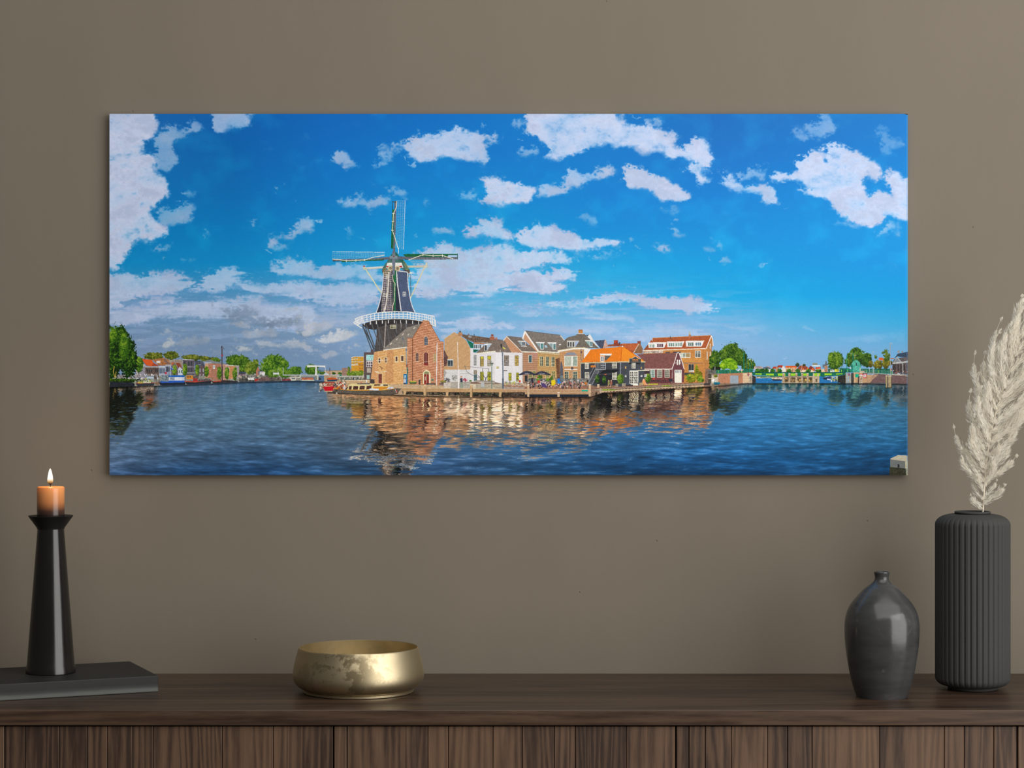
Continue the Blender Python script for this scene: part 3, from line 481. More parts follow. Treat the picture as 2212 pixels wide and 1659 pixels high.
P('3c6a44',910,820,1400,820,1400,845,960,850,n=.3); P('b8a088',920,830,1000,830,985,860,920,860,n=.2); L('c0a888',9,980,852,1260,850)
P('1a6aa8',905,880,940,868,1215,862,1215,900,1400,905,1400,975,905,975,n=.14); P('1a6aa8',2110,840,2250,840,2250,975,2110,975,n=.12); P('1a70b0',905,862,1215,858,1215,880,905,885,n=.12)
P('1c2a3c',1205,865,1410,880,1410,905,1230,905); P('d8c8a8',1205,855,1240,840,1410,850,1410,880,1220,872,n=.2); dabs(['c86a50','f0e0d0','8a5a48'],14,1240,835,1400,860,8); P('1c2430',2190,850,2230,840,2230,880,2190,880)
P('0c6048',838,748,2230,745,2230,830,1400,832,1120,812,845,800,n=.1); L('063c30',6,838,748,2230,745); L('0a8a68',4,845,798,1120,810,1400,828)
for a in ((890,768,1020,764,1020,792,900,786),(1100,768,1250,768,1250,808,1105,800),(1328,766,1472,764,1472,820,1330,812),(1575,764,1665,764,1665,816,1575,816),(1812,766,1882,766,1882,814,1812,814),(2020,764,2142,764,2142,820,2020,820)): P('98cc22',*a,n=.06)
for i in range(26): R('c8c8b8',1130+i*11,828+(i%2)*3,1135+i*11,838)
P('5c4c38',1420,835,2110,840,2110,960,1410,955,n=.35); dabs(['c8a040','3a3020','8a6c3c','c89c4c'],50,1440,860,2100,930,14)
for x in (1440,1552,1685,1795,1900,2010,2098): P('b09878',x-20,765,x+18,765,x+20,975,x-24,975,n=.16); P('d8ccb0',x-20,760,x+18,760,x+18,775,x-20,775)
P('a8927a',1410,822,2125,826,2125,842,1410,842,n=.15); P('b8a284',1405,938,2135,942,2135,965,1405,968,n=.15); P('8a6c50',1560,850,1590,850,1610,935,1590,935)
L('d8a890',7,1792,590,1780,760); E('8a4038',1780,680,22,38); E('e0d0c4',1780,668,7,9); E('e0d0c4',1780,695,7,9)
at(1750,720,10.054)
tree('2c521a','5a861e','9cb83a',545,590,165,200,480,520,100,110,600,620,120,150)
tree('1f4018','42701c','7c9c30',840,600,90,130,960,400,90,90,1010,520,190,200,1180,560,110,150,1290,530,45,100,860,500,70,90,1240,650,60,90)
tree('4a4a1c','7c7c20','a89834',1470,680,100,100,1320,660,60,70,1640,640,80,130,1720,640,60,60); tree('3c5a20','5c7c2c','8a9c40',1660,480,70,120,1420,510,30,50,1600,420,40,30,grow=.8)
P('d2602c',1490,530,1580,528,1600,590,1500,590,n=.12); P('c85a2c',1740,540,1830,540,1810,560,1740,560)
R('52606c',270,680,370,745,n=.25); R('a87a5c',310,700,380,845,n=.25); P('5a5c5c',325,660,342,590,360,620,375,690,325,690,n=.3); R('2c5a3c',390,770,470,840,n=.4); R('b8c0b4',430,790,520,845,n=.3); R('c8c030',535,780,625,840,n=.2)
R('0d5c44',650,760,1100,850,n=.4); R('14503a',1100,770,1780,870,n=.4)
for i in range(80): L(('0a7a58','1c8a68','064a3a','8aa89c')[i%4],5,1110+i*8.4,775+i*.4,1110+i*8.4,850+i*.55)
for x,y in ((680,820),(810,810),(1000,810),(1222,820),(1480,830),(1780,860)): L('78c83c',14,x,y-25,x,y+25)
L('0f7a60',16,795,480,800,840); L('0f7a66',14,932,430,936,760); L('e0d8c8',8,968,540,968,480,1005,474)
P('49ab90',872,842,868,740,905,645,950,600,990,572,1030,585,1075,630,1105,720,1108,842,n=.2,st=('6cc4a8',1.5,0,.3,1)); P('1c7a66',870,842,868,740,900,665,930,690,935,842,n=.2); R('1c3c3c',995,645,1015,706)
R('c8b8a0',1075,755,1095,850); R('b8a890',1100,815,1180,855); E('c8d0d8',875,755,18,20)
L('8aa4ac',8,1358,400,1362,870); L('b0bcc4',7,1352,400,1392,404); L('c8d0cc',7,1285,740,1290,850); L('d0d4cc',9,1380,740,1382,860)
L('9c9894',14,1738,215,1742,880); L('b8b0a8',9,1738,218,1790,222); E('dcc8a8',1765,790,12,30); L('c83a2c',12,1765,760,1768,800)
P('5a4e4e',1780,640,1830,560,1880,540,2130,510,2130,895,1790,880,n=.2); P('2c3e54',1830,545,1900,445,2110,402,2130,402,2130,515,1990,520,1900,500,n=.12)
P('a4a8a4',1800,640,1885,505,1990,620,2130,590,2130,640,1790,665,n=.2); P('7a8088',1830,625,1885,540,1960,615); L('c4c4bc',12,1790,655,2130,612); R('9c8c80',1905,370,1942,430,n=.2); R('9c8c80',1985,380,2020,415,n=.2)
for x in (1800,1830,1900,1960,2030): R('2c2624',x,670,x+26,850,n=.3)
L('c8ccc8',9,1992,655,2015,660,2018,880); P('d8dce0',1880,880,1950,870,1960,890,1880,892); dabs(['2c3c48','c8c8c8','8c4c34','3c4c5c'],26,1790,800,2120,880,12)
P('b0a490',1780,885,2130,900,2130,945,1780,900,n=.1)
P('1a6aa8',200,935,240,935,620,1030,620,1090,190,1090,n=.12)
P('1c2838',270,965,360,950,380,1010,300,1000); P('c8ccd4',360,985,450,990,440,1020,370,1015); P('22366c',365,940,450,935,455,990,370,985); dabs(['d8d4c8','3c3c40','8c7c68','c8d040','5a6a54'],40,460,940,600,1040,14)
P('0c6048',-20,846,775,848,775,900,600,925,200,938,-20,932,n=.1); L('063c30',6,-20,848,775,850)
for a in ((80,868,220,864,222,928,82,932),(312,872,470,868,472,900,314,914),(562,872,705,870,700,888,562,898)): P('98cc22',*a,n=.06)
R('c8b898',62,865,90,1090,n=.15); R('c0b090',158,870,185,935,n=.15); P('b8a284',-20,930,200,935,200,960,-20,955,n=.1); P('b8a284',100,960,200,960,200,1095,90,1095,n=.15); R('6c5c40',115,985,155,1060,n=.3); P('b8a284',-20,1070,200,1070,200,1095,-20,1098,n=.1)
P('24241f',605,930,770,900,775,1085,605,1075,n=.3); 
for x in (780,815,850,878): P('a8987c',x-10,860,x+8,860,x+10,1090,x-10,1085,n=.2)
for y in (905,940,990,1060): L('9c8c70',8,770,y,888,y+4)
P('3c3834',888,860,945,860,950,1085,888,1080,n=.3); E('8a3040',845,895,14,34)
P('bf976c',945,852,1145,855,1140,895,1780,905,1780,1080,950,1082,n=.12); P('6c5250',1290,1080,1420,930,1500,888,2130,915,2130,1108,1780,1085,n=.14); P('a8846a',1380,890,1500,890,1390,980,1240,1075,1200,1075,n=.15,a=.8)
L('cfc0a8',9,945,855,1140,856,1480,875,2130,935); L('3a2c20',8,1140,870,1480,888,2130,948); P('c8a880',955,860,970,860,975,1080,955,1080); L('3a2c20',8,950,1078,1780,1084,2130,1108)
R('10a67e',978,886,1055,956,n=.05); P('bb2c30',1060,880,1232,880,1222,975,1148,972,1145,905,1060,900); R('f4ece8',1075,895,1136,955); R('bb2c30',1144,895,1158,960); R('f4ece8',1158,897,1216,955); L('5a3c50',6,1165,905,1190,915,1212,910); L('5a3c50',6,1165,942,1190,930,1212,950); L('bb2c30',6,1163,900,1214,952)
P('c0a88c',1070,920,1140,925,1142,1105,1060,1110,n=.18); P('3c2c2c',1040,950,1062,925,1070,940,1060,1112,1035,1105,n=.2); L('6c4a34',14,1085,1000,1125,985); L('3c2c28',5,1108,900,1108,1105)
'''
FRONT = r'''
# ---- boats and pier in front of the mirror
at(460,730,6.144)
P('22405a',1510,545,1660,550,1640,575,1520,578); P('c8501e',1508,540,1560,525,1640,535,1665,552,1520,556)
P('9a3420',1455,592,1500,582,1620,585,1622,640,1460,640); 
for x in (1470,1505,1545,1585): R('d8b890',x,596,x+24,622); R('8a5a50',x+5,600,x+20,620)
P('c8101e',1430,640,1622,634,1600,680,1590,702,1480,704); L('f0dcb0',6,1440,640,1622,636); L('e8c890',5,1480,706,1592,706)
P('b8a890',1408,600,1450,590,1460,660,1430,690,1415,660,n=.5); dabs(['d8d0c0','4a3a30','8a7a68'],20,1410,600,1500,720,9)
R('c8b49a',1625,590,1760,640,n=.35); dabs(['b03020','3a4048','e0c8b0','7a6a58'],24,1600,590,1760,650,10)
at(660,800,5.027)
P('5a5044',300,196,340,206,500,216,820,216,980,196,1040,196,1000,250,920,268,600,262,330,250,n=.16); L('2c2a26',8,330,250,600,263,920,268,1000,250); P('3c3830',700,215,820,216,820,266,690,263,n=.15,a=.5)
L('dc9428',9,302,198,500,216,820,215,960,198); P('c86a1c',335,182,380,168,400,180,400,204,340,205)
P('d8b068',425,200,470,190,470,212,430,210)
P('e8d490',456,208,470,150,500,144,735,143,880,150,905,160,925,185,860,210,800,214,n=.05)
for a in ((474,172,504,170,498,208,468,208),(520,172,572,170,568,208,514,208),(590,170,645,168,640,208,584,208),(664,168,716,166,712,204,658,208)): P('4a2c24',*a,n=.35)
P('5c3424',742,168,812,166,812,150,748,150,n=.3); R('e8d490',740,145,900,152); P('d88828',735,178,925,176,930,190,800,215,735,208,n=.1); R('d8d0c0',818,152,838,168); R('4a3a30',845,154,895,168,n=.3)
P('e8e8e8',695,196,798,198,798,218,695,217); P('c9c9d0',880,200,905,178,950,180,960,196,900,205,n=.25); P('a83424',980,200,1000,230,992,250,984,235); L('e8e4dc',4,975,205,990,250)
dabs(['3a2c28','7a5040','c87048'],26,330,165,455,205,9); E('d8c8c0',422,190,14,20); E('e8d0c0',422,170,8,9)
person(662,150,52,'f0f0f4','c8c8d0'); E('c86a50',605,135,8,9); P('3c3230',700,95,750,98,750,140,735,145,700,140,n=.3); P('3c4450',560,143,700,140,700,150,560,150)
dabs(['2c2a28','5a5048','c8c0b0'],14,300,215,340,250,8)
# pier
P('1f1c18',1050,228,2260,238,2260,288,1060,262,n=.5); dabs(['46402c','2f3a24','5a4c38','6c5a44'],80,1100,242,2230,272,14,.7)
for i in range(70): L('8c6a50',4,1060+i*17,230+i*.12,1060+i*17,240+i*.12)
P('bd9464',1040,190,1290,196,2260,206,2260,240,1310,234,1050,226,n=.1,st=('a47c50',6,0,.3)); L('e4c494',4,1040,190,1290,196,2260,206)
for x,t,b in ((1078,222,265),(1297,155,272),(1538,234,280),(1800,160,292),(2115,234,288)): P('cfa877',x-14,t,x+14,t,x+14,b,x-14,b,n=.1); P('8a6c48',x+8,t+30,x+14,t+30,x+14,b,x+8,b)
P('ead4b0',1284,155,1310,155,1310,165,1284,165)
at(1090,800,5.027)
P('141c28',225,258,935,258,935,290,225,288,n=.3); P('3c3026',-20,238,225,240,225,285,-20,285,n=.6)
P('b98f68',-20,204,930,208,930,238,-20,236,n=.1,st=('a27c58',5,0,.3)); P('b08a66',222,236,925,240,925,262,222,262,n=.1); L('e0bc94',3,222,240,925,242); L('dcb890',4,-20,205,930,209)
for x,t,b in ((258,150,288),(585,236,290),(925,150,284),(1018,150,190)): P('cba882',x-12,t,x+12,t,x+12,b,x-12,b,n=.1); P('eedcc4',x-12,t,x+12,t,x+12,t+10,x-12,t+10)
P('8a6c54',940,230,1000,200,1060,225,1040,250,940,275,n=.25); P('2c2218',985,240,1005,235,1005,270,985,270); R('b8a898',1035,190,1050,250)
R('0fa884',838,210,906,228); P('8a5c48',940,190,1090,185,2160,128,2160,140,1200,190,940,200,n=.15)
P('a08c74',935,210,1060,200,2165,135,2165,150,1300,195,1040,222,n=.12); P('c8ac84',1035,225,1300,205,2165,160,2165,174,1400,215,1060,238,n=.12)
for i in range(28): x=1075+i*34; y=222-i*2.05; P('2c2820',x,y-8,x+14,y-9,x+14,y-3,x,y-2); P('2c2820',x,y+12,x+18,y+10,x+18,y+16,x,y+18)
L('7c7468',4,1040,205,2160,140); tree('5c7c1c','8cac2c','b4cc4c',1100,210,60,8,1160,212,50,6,1760,166,60,6,1560,182,40,5)
P('2c2c30',2165,140,2230,140,2230,160,2165,158)
at(1520,800,4.916)
for x in (1945,1972,1988): P('a8946c',x-13,60,x+9,56,x+10,182,x-11,184,n=.16); P('4a3c28',x+3,62,x+9,60,x+10,182,x+4,184); P('e0d4b8',x-13,54,x+9,54,x+9,64,x-13,64)
L('2c2418',6,1930,184,2000,184)
for x in (848,912,985,1043,1105,1170,1215): P('8c8070',x-9,148,x+10,148,x+7,176,x-6,176,a=.55)
P('8c8878',1980,940,2060,902,2166,905,2166,1046,2080,1032,1980,1026,n=.05); P('c4b89c',1984,936,2062,900,2166,904,2166,966,2080,958,1990,944,n=.04); P('6a6e6a',1982,946,2140,966,2140,1042,1982,1026,n=.05); P('c8bc94',2140,966,2170,960,2170,1050,2140,1042)
P('2c2c1c',1975,1026,2140,1042,2152,1114,1973,1114,n=.35,st=('1c1c14',2,0,.3,1)); P('a0946a',2146,1042,2170,1042,2170,1114,2150,1114,n=.2); P('15151a',2058,1030,2062,1005,2056,1000,2068,994,2080,1010,2076,1034)
at(0,0,1)
P('14100e',1946,244,1961,244,1961,248.5,n=0)
'''
# ------------------------------------------------------------------ the printed picture
# The canvas print is flat artwork: it is drawn here as plain ink colours (sRGB 0..255), units = 1/1724 of its width
PX0, PY0, PX1, PY1 = 236.5, 246.0, 1961.0, 1026.5
SS = 2
INK = 1.07          # print density, the same over the whole sheet
def make_print():
    rng = np.random.RandomState(7)
    W, H = int((PX1-PX0)*SS), int((PY1-PY0)*SS)
    def up(a, h, w):
        ys = np.linspace(0, a.shape[0]-1.001, h); xs = np.linspace(0, a.shape[1]-1.001, w)
        y0 = ys.astype(int); x0 = xs.astype(int)
        fy = (ys-y0); fx = (xs-x0)
        if a.ndim == 3: fy = fy[:, None, None]; fx = fx[None, :, None]
        else: fy = fy[:, None]; fx = fx[None, :]
        fy = fy*fy*(3-2*fy); fx = fx*fx*(3-2*fx)
        r = a[y0]*(1-fy) + a[y0+1]*fy
        return (r[:, x0]*(1-fx) + r[:, x0+1]*fx).astype(np.float32)
    def noise(h, w, cy, cx, octs=4, pers=.55):
        """fbm in about -1..1; cy,cx = cell size in px of the first octave"""
        o = np.zeros((h, w), np.float32); a = 1; t = 0
        for k in range(octs):
            n = rng.rand(max(3, int(h/cy)+3), max(3, int(w/cx)+3)).astype(np.float32)*2-1
            o += a*up(n, h, w); t += a*.6; a *= pers; cy = max(1.5, cy/2); cx = max(1.5, cx/2)
        return o/t
    def sm(a, b, x):
        t = np.clip((x-a)/(b-a), 0, 1); return t*t*(3-2*t)
    def blur(a, r):
        r = int(r)
        if r < 1: return a
        for ax in (0, 1):
            for _ in range(2):
                p = np.pad(a, [(r+1, r) if i == ax else (0, 0) for i in range(2)], mode='edge')
                c = np.cumsum(p, axis=ax, dtype=np.float64)
                n = a.shape[ax]
                hi = np.take(c, np.arange(2*r+1, 2*r+1+n), axis=ax); lo = np.take(c, np.arange(0, n), axis=ax)
                a = ((hi-lo)/(2*r+1)).astype(np.float32)
        return a
    def pmask(xy, s, w, h):
        """filled polygon (photo px) -> (mask, x0,y0,x1,y1) at s px per unit"""
        p = (np.array(xy, float).reshape(-1, 2)-[PX0, PY0])*s
        x0 = max(0, int(np.floor(p[:, 0].min()))); x1 = min(w, int(np.ceil(p[:, 0].max()))+1)
        y0 = max(0, int(np.floor(p[:, 1].min()))); y1 = min(h, int(np.ceil(p[:, 1].max()))+1)
        if x1 <= x0 or y1 <= y0: return None
        X = (np.arange(x0, x1)+.5)[None, :]; Y = (np.arange(y0, y1)+.5)[:, None]
        m = np.zeros((y1-y0, x1-x0), bool)
        n = len(p)
        for i in range(n):
            ax, ay = p[i]; bx, by = p[(i+1) % n]
            if ay == by: continue
            c = ((ay > Y) != (by > Y))
            rows = c[:, 0]
            if not rows.any(): continue
            xi = (bx-ax)*(Y[rows]-ay)/(by-ay)+ax
            m[rows] ^= (X < xi)
        return m, x0, y0, x1, y1
    T = [0., 0., 1.]
    def at(x, y, s): T[:] = [x, y, s]
    def tr(a):
        a = np.array(a, float).reshape(-1, 2); return a/T[2]+[T[0], T[1]]
    # ---------------- sky: colour control grid
    def grid(xs, ys, cols, X, Y):
        c = np.array(cols, np.float32).reshape(len(ys), len(xs), 3)
        o = np.zeros((len(Y), len(X), 3), np.float32)
        tmp = np.stack([[np.interp(X, xs, c[j, :, k]) for k in range(3)] for j in range(len(ys))])  # ys,3,X
        for k in range(3):
            col = tmp[:, k, :]
            idx = np.clip(np.searchsorted(ys, Y)-1, 0, len(ys)-2)
            f = np.clip((Y-np.array(ys)[idx])/(np.array(ys)[idx+1]-np.array(ys)[idx]), 0, 1)[:, None]
            o[:, :, k] = col[idx]*(1-f)+col[idx+1]*f
        return o
    w1, h1 = (W+1)//SS, (H+1)//SS
    X1 = PX0+np.arange(w1)+.5; Y1 = PY0+np.arange(h1)+.5
    sky = grid([236, 500, 720, 900, 1100, 1300, 1550, 1750, 1960], [245, 330, 420, 500, 570, 640, 700, 750, 830], [
        (30,105,175),(4,95,172),(10,104,186),(12,110,190),(16,118,195),(20,120,196),(28,108,184),(30,114,188),(34,122,194),
        (20,115,182),(4,102,175),(10,112,192),(12,120,198),(18,122,200),(22,124,200),(30,116,194),(28,120,196),(30,126,200),
        (10,120,188),(5,112,182),(10,124,198),(14,132,205),(18,134,206),(22,130,206),(26,128,206),(26,134,208),(28,138,212),
        (0,128,192),(2,126,192),(8,140,206),(14,146,210),(18,150,212),(22,142,212),(26,142,212),(26,144,214),(28,146,214),
        (8,136,196),(8,140,200),(24,152,210),(40,164,216),(46,166,218),(30,162,219),(22,156,218),(26,150,216),(28,148,216),
        (92,148,190),(86,150,194),(96,158,202),(96,174,216),(88,176,220),(62,174,222),(30,168,222),(24,162,220),(24,156,216),
        (108,146,182),(118,152,184),(126,160,194),(124,176,214),(126,182,220),(124,184,224),(112,178,220),(84,174,218),(60,168,216),
        (126,152,184),(118,146,176),(122,152,184),(134,174,212),(146,184,220),(146,184,222),(138,180,216),(120,174,214),(108,172,214),
        (122,152,186),(122,150,182),(118,150,182),(134,174,208),(144,182,216),(144,182,216),(132,172,206),(130,172,208),(128,174,212)], X1, Y1)
    nx = noise(h1, w1, 34, 40, 5, .62); ny = noise(h1, w1, 34, 40, 5, .62)
    nd = noise(h1, w1, 26, 40, 5, .65); nl = noise(h1, w1, 60, 90, 4, .5)
    nst = noise(h1, w1, 7, 60, 4, .6); nf = noise(h1, w1, 6, 8, 3, .7)
    mist = noise(h1, w1, 60, 70, 4, .6)
    sky += (np.clip(mist-.15, 0, 1)*26)[:, :, None]*np.array([.15, .55, .35])*sm(760, 500, Y1)[:, None, None]
    F = np.zeros((h1, w1), np.float32); A = np.zeros((h1, w1), np.float32)
    def cloud(a, *polys, soft=5):
        nonlocal F, A
        for p in polys:
            r = pmask(tr(p), 1, w1, h1)
            if r is None: continue
            m, x0, y0, x1, y1 = r
            pd = 22; X0, Y0, Xe, Ye = max(0, x0-pd), max(0, y0-pd), min(w1, x1+pd), min(h1, y1+pd)
            f = np.zeros((Ye-Y0, Xe-X0), np.float32); f[y0-Y0:y1-Y0, x0-X0:x1-X0] = m
            small = min(x1-x0, y1-y0) < 14
            f = blur(f, 1 if small else soft+1)*(1.25 if small else 1.12)
            sub = F[Y0:Ye, X0:Xe]; sa = A[Y0:Ye, X0:Xe]
            np.maximum(sa, a*sm(.05, .4, f), out=sa)
            np.maximum(sub, f, out=sub)
    exec(CLOUDS, dict(cloud=cloud, at=at))
    # ragged edges: look the mask up at displaced places
    yy, xx = np.mgrid[0:h1, 0:w1]
    lw = sm(540, 620, Y1)[:, None]
    wx = np.clip((xx+nx*(12+14*lw)+nf*6+nst*26*lw).astype(int), 0, w1-1); wy = np.clip((yy+ny*8*(1-.4*lw)+nf*4).astype(int), 0, h1-1)
    Fw = F[wy, wx]; Aw = blur(A, 2)[wy, wx]
    low = sm(560, 680, Y1)[:, None]
    edge = 1-sm(.45, 1.05, Fw)
    al = sm(.13, 1.06, Fw + (.50*nd+.28*nf)*(1-low)*(.62+.38*edge) + (.30*nst+.25*nd)*low)
    al = al*np.clip(Aw+.12*nl+.14*nd, 0, 1)
    al += (.34*sm(-.25, .55, nst+.4*nl)*low*sm(1750, 1500, X1)[None, :]*sm(560, 640, Y1)[:, None]*sm(830, 700, Y1)[:, None])*(1-al)
    left = sm(1150, 260, X1)[None, :]
    bright = np.array([204, 210, 230.])
    core = sm(-.5, .7, nl*.8+nd*.7+nf*.25)
    shade = (1.04-.08*core-.02*edge)[:, :, None]*(1-(1.1*edge+.6*core)[..., None]*np.array([.13, .06, 0.]))
    cc = bright*shade
    img1 = sky*(1-al[..., None]) + cc*al[..., None]
    # small cumulus near the horizon with their own tones
    def puff(col, a, soft, *polys):
        for p in polys:
            r = pmask(tr(p), 1, w1, h1)
            if r is None: continue
            m, x0, y0, x1, y1 = r
            f = np.zeros((h1, w1), np.float32); f[y0:y1, x0:x1] = m
            pd = 22; sl = (slice(max(0, y0-pd), min(h1, y1+pd)), slice(max(0, x0-pd), min(w1, x1+pd)))
            g = blur(f[sl], soft)
            gw = blur(f, soft)[np.clip((yy[sl]+ny[sl]*5+nf[sl]*2).astype(int),0,h1-1), np.clip((xx[sl]+nx[sl]*7+nf[sl]*3).astype(int),0,w1-1)]
            t = sm(.05, .95, gw+.30*nf[sl]+.25*nd[sl])*a*(.75+.25*sm(-.5,.5,nf[sl]))
            img1[sl] = img1[sl]*(1-t[..., None]) + np.array(col, float)*(1-.08*np.clip(nx[sl], -1, 1))[..., None]*t[..., None]
    exec(PUFFS, dict(puff=puff, at=at))
    img = up(img1.astype(np.float32), H, W)
    fg = np.zeros((H, W), np.float32)          # where something stands in front of the sky
    del sky, img1
    # ---------------- drawing tools on the full size sheet
    N1 = noise(H, W, 5, 5, 3, .7); N2 = noise(H, W, 2, 2, 1); N3 = noise(H, W, 14, 14, 4, .7)
    def col(c):
        if isinstance(c, str):
            if len(c) == 3: return np.array([int(k*2, 16) for k in c], np.float32)
            return np.array([int(c[i:i+2], 16) for i in (0, 2, 4)], np.float32)
        return np.array(c, np.float32)
    lift = [.95, 13.]
    def P(c, *xy, n=.06, a=1., st=None, mark=True):
        """polygon; st=(colour2, period px, slope, duty) draws courses (bricks, planks, tiles)"""
        r = pmask(tr(xy), SS, W, H)
        if r is None: return
        m, x0, y0, x1, y1 = r
        base = (col(c)*lift[0]+lift[1])[None, None, :]*(1+n*(N1[y0:y1, x0:x1]*.8+N2[y0:y1, x0:x1]*.25))[..., None]
        if st:
            c2, per, slope, duty = st[:4]
            yy, xx = np.mgrid[y0:y1, x0:x1]
            v = ((yy+xx*slope+1.2*N3[y0:y1, x0:x1])/(per*SS)) % 1
            if len(st) > 4: v = ((xx+yy*slope)/(per*SS)) % 1
            t = (sm(0, .22, v)*sm(duty, duty-.22, v))[..., None]
            t = t*(.75+.4*N1[y0:y1, x0:x1, None])
            base = base*(1-t)+(col(c2)*lift[0]+lift[1])*t
        mm = (m*a)[..., None]
        img[y0:y1, x0:x1] = img[y0:y1, x0:x1]*(1-mm)+base*mm
        if mark: fg[y0:y1, x0:x1] = np.maximum(fg[y0:y1, x0:x1], m*a)
    def R(c, x0, y0, x1, y1, **k): P(c, x0, y0, x1, y0, x1, y1, x0, y1, **k)
    def L(c, w, *xy, **k):
        p = np.array(xy, float).reshape(-1, 2)
        w = max(w, .5*T[2]/SS*1.05)
        for i in range(len(p)-1):
            d = p[i+1]-p[i]; l = np.hypot(*d)
            if l == 0: continue
            q = np.array([-d[1], d[0]])/l*w/2; e = d/l*w*.25
            P(c, *(p[i]+q-e), *(p[i+1]+q+e), *(p[i+1]-q+e), *(p[i]-q-e), **k)
    def E(c, cx, cy, rx, ry, **k):
        t = np.linspace(0, 2*np.pi, 22)[:-1]
        P(c, *np.stack([cx+rx*np.cos(t), cy+ry*np.sin(t)], 1).ravel(), **k)
    def grille(c, w, q, nu, nv, **k):
        """lattice on the quad tl,tr,br,bl"""
        q = np.array(q, float).reshape(4, 2)
        for i in range(nu+1):
            f = i/nu; a = q[0]*(1-f)+q[1]*f; b = q[3]*(1-f)+q[2]*f; L(c, w, *a, *b, **k)
        for i in range(nv+1):
            f = i/nv; a = q[0]*(1-f)+q[3]*f; b = q[1]*(1-f)+q[2]*f; L(c, w, *a, *b, **k)
    def win(x0, y0, x1, y1, glass='455058', frame='e8e0cc', nu=2, nv=3, fw=None, bar=None):
        fw = fw or max(2.5, (x1-x0)*.09)
        R(frame, x0-fw, y0-fw, x1+fw, y1+fw); R(glass, x0, y0, x1, y1, n=.3)
        bw = bar or fw*.55
        for i in range(1, nu): L(frame, bw, x0+(x1-x0)*i/nu, y0, x0+(x1-x0)*i/nu, y1)
        for i in range(1, nv): L(frame, bw, x0, y0+(y1-y0)*i/nv, x1, y0+(y1-y0)*i/nv)
    def arch(x, y, w, h, glass, frame, nv=3):
        R(frame, x-w/2-3, y-h/2, x+w/2+3, y+h/2+3); E(frame, x, y-h/2, w/2+4, w/2+3)
        R(glass, x-w/2, y-h/2, x+w/2, y+h/2); E(glass, x, y-h/2, w/2, w/2)
        L('c9b9a6', 1.5, x, y-h/2-w/3, x, y+h/2)
        for i in range(nv): L('c9b9a6', 1.5, x-w/2, y-h/2+h*i/nv, x+w/2, y-h/2+h*i/nv)
    def tree(dark, mid, light, *ell, grow=.34, seed=0):
        """leafy crown: ellipses cx,cy,rx,ry with a broken edge, lit from the upper left"""
        e = np.array(ell, float).reshape(-1, 4)
        c = tr(e[:, :2]); r = e[:, 2:]/T[2]
        x0 = int(max(0, ((c[:, 0]-r[:, 0]*1.3).min()-PX0)*SS)); x1 = int(min(W, ((c[:, 0]+r[:, 0]*1.3).max()-PX0)*SS))
        y0 = int(max(0, ((c[:, 1]-r[:, 1]*1.3).min()-PY0)*SS)); y1 = int(min(H, ((c[:, 1]+r[:, 1]*1.3).max()-PY0)*SS))
        if x1 <= x0 or y1 <= y0: return
        yy, xx = np.mgrid[y0:y1, x0:x1]; X = xx/SS+PX0; Y = yy/SS+PY0
        d = np.full(X.shape, 9., np.float32); lit = np.zeros_like(d)
        for (cx, cy), (rx, ry) in zip(c, r):
            q = np.sqrt(((X-cx)/rx)**2+((Y-cy)/ry)**2)
            lit = np.where(q < d, -((X-cx)/rx*.25+(Y-cy)/ry*.5), lit); d = np.minimum(d, q)
        n = N1[y0:y1, x0:x1]; n3 = N3[y0:y1, x0:x1]
        m = d+grow*(n*.6+n3*.5) < 1
        v = np.clip(.33+lit*.55+n*.50+n3*.40, 0, 1)[..., None]
        cc = np.where(v < .45, col(dark)*(1-v/.45)+col(mid)*v/.45, col(mid)*(1-(v-.45)/.55)+col(light)*(v-.45)/.55)
        cc = cc*np.array([.95, .92, .9])+3
        img[y0:y1, x0:x1] = np.where(m[..., None], cc, img[y0:y1, x0:x1])
        fg[y0:y1, x0:x1] = np.maximum(fg[y0:y1, x0:x1], m)
    def dabs(cols, k, x0, y0, x1, y1, s, asp=1.3):
        for i in range(k):
            c = cols[rng.randint(len(cols))]; x = rng.uniform(x0, x1); y = rng.uniform(y0, y1); q = s*rng.uniform(.5, 1.2)
            E(c, x, y, q, q*asp)
    def person(x, y, h, shirt, legs, skin='c99a78'):
        w = h*.13
        L(legs, w*.8, x-w*.3, y-h*.5, x-w*.5, y); L(legs, w*.8, x+w*.3, y-h*.5, x+w*.7, y)
        P(shirt, x-w, y-h*.85, x+w, y-h*.85, x+w*.8, y-h*.45, x-w*.8, y-h*.45)
        L(skin, w*.4, x-w, y-h*.8, x-w*1.2, y-h*.5); E(skin, x, y-h*.93, h*.07, h*.08)
    env = dict(P=P, R=R, L=L, E=E, at=at, grille=grille, win=win, arch=arch, tree=tree, dabs=dabs, person=person, rng=rng, np=np)
    exec(SCENERY, env)
    # ---------------- water: mirrored shore broken by ripples over a deep blue
    def vblur(a, r):
        p = np.pad(a, [(r+1, r), (0, 0)], mode='edge'); c = np.cumsum(p, axis=0, dtype=np.float64)
        return ((c[2*r+1:]-c[:-2*r-1])/(2*r+1)).astype(np.float32)
    shore = lambda X: np.interp(X, [236, 300, 400, 520, 640, 702, 708, 860, 1000, 1275, 1300, 1420, 1540, 1610, 1700, 1850, 1905, 1960],
                                [836, 834, 831, 825, 822, 824, 846, 853, 856, 857, 849, 842, 834, 827.5, 827.5, 827.5, 828.5, 829])
    ys = int((815-PY0)*SS); yy, xx = np.mgrid[ys:H, 0:W]
    X = xx/SS+PX0; Y = yy/SS+PY0; S = shore(X)
    wat = np.clip((Y-S+.5)*2, 0, 1)
    dep = np.clip(Y-S, 0, None)
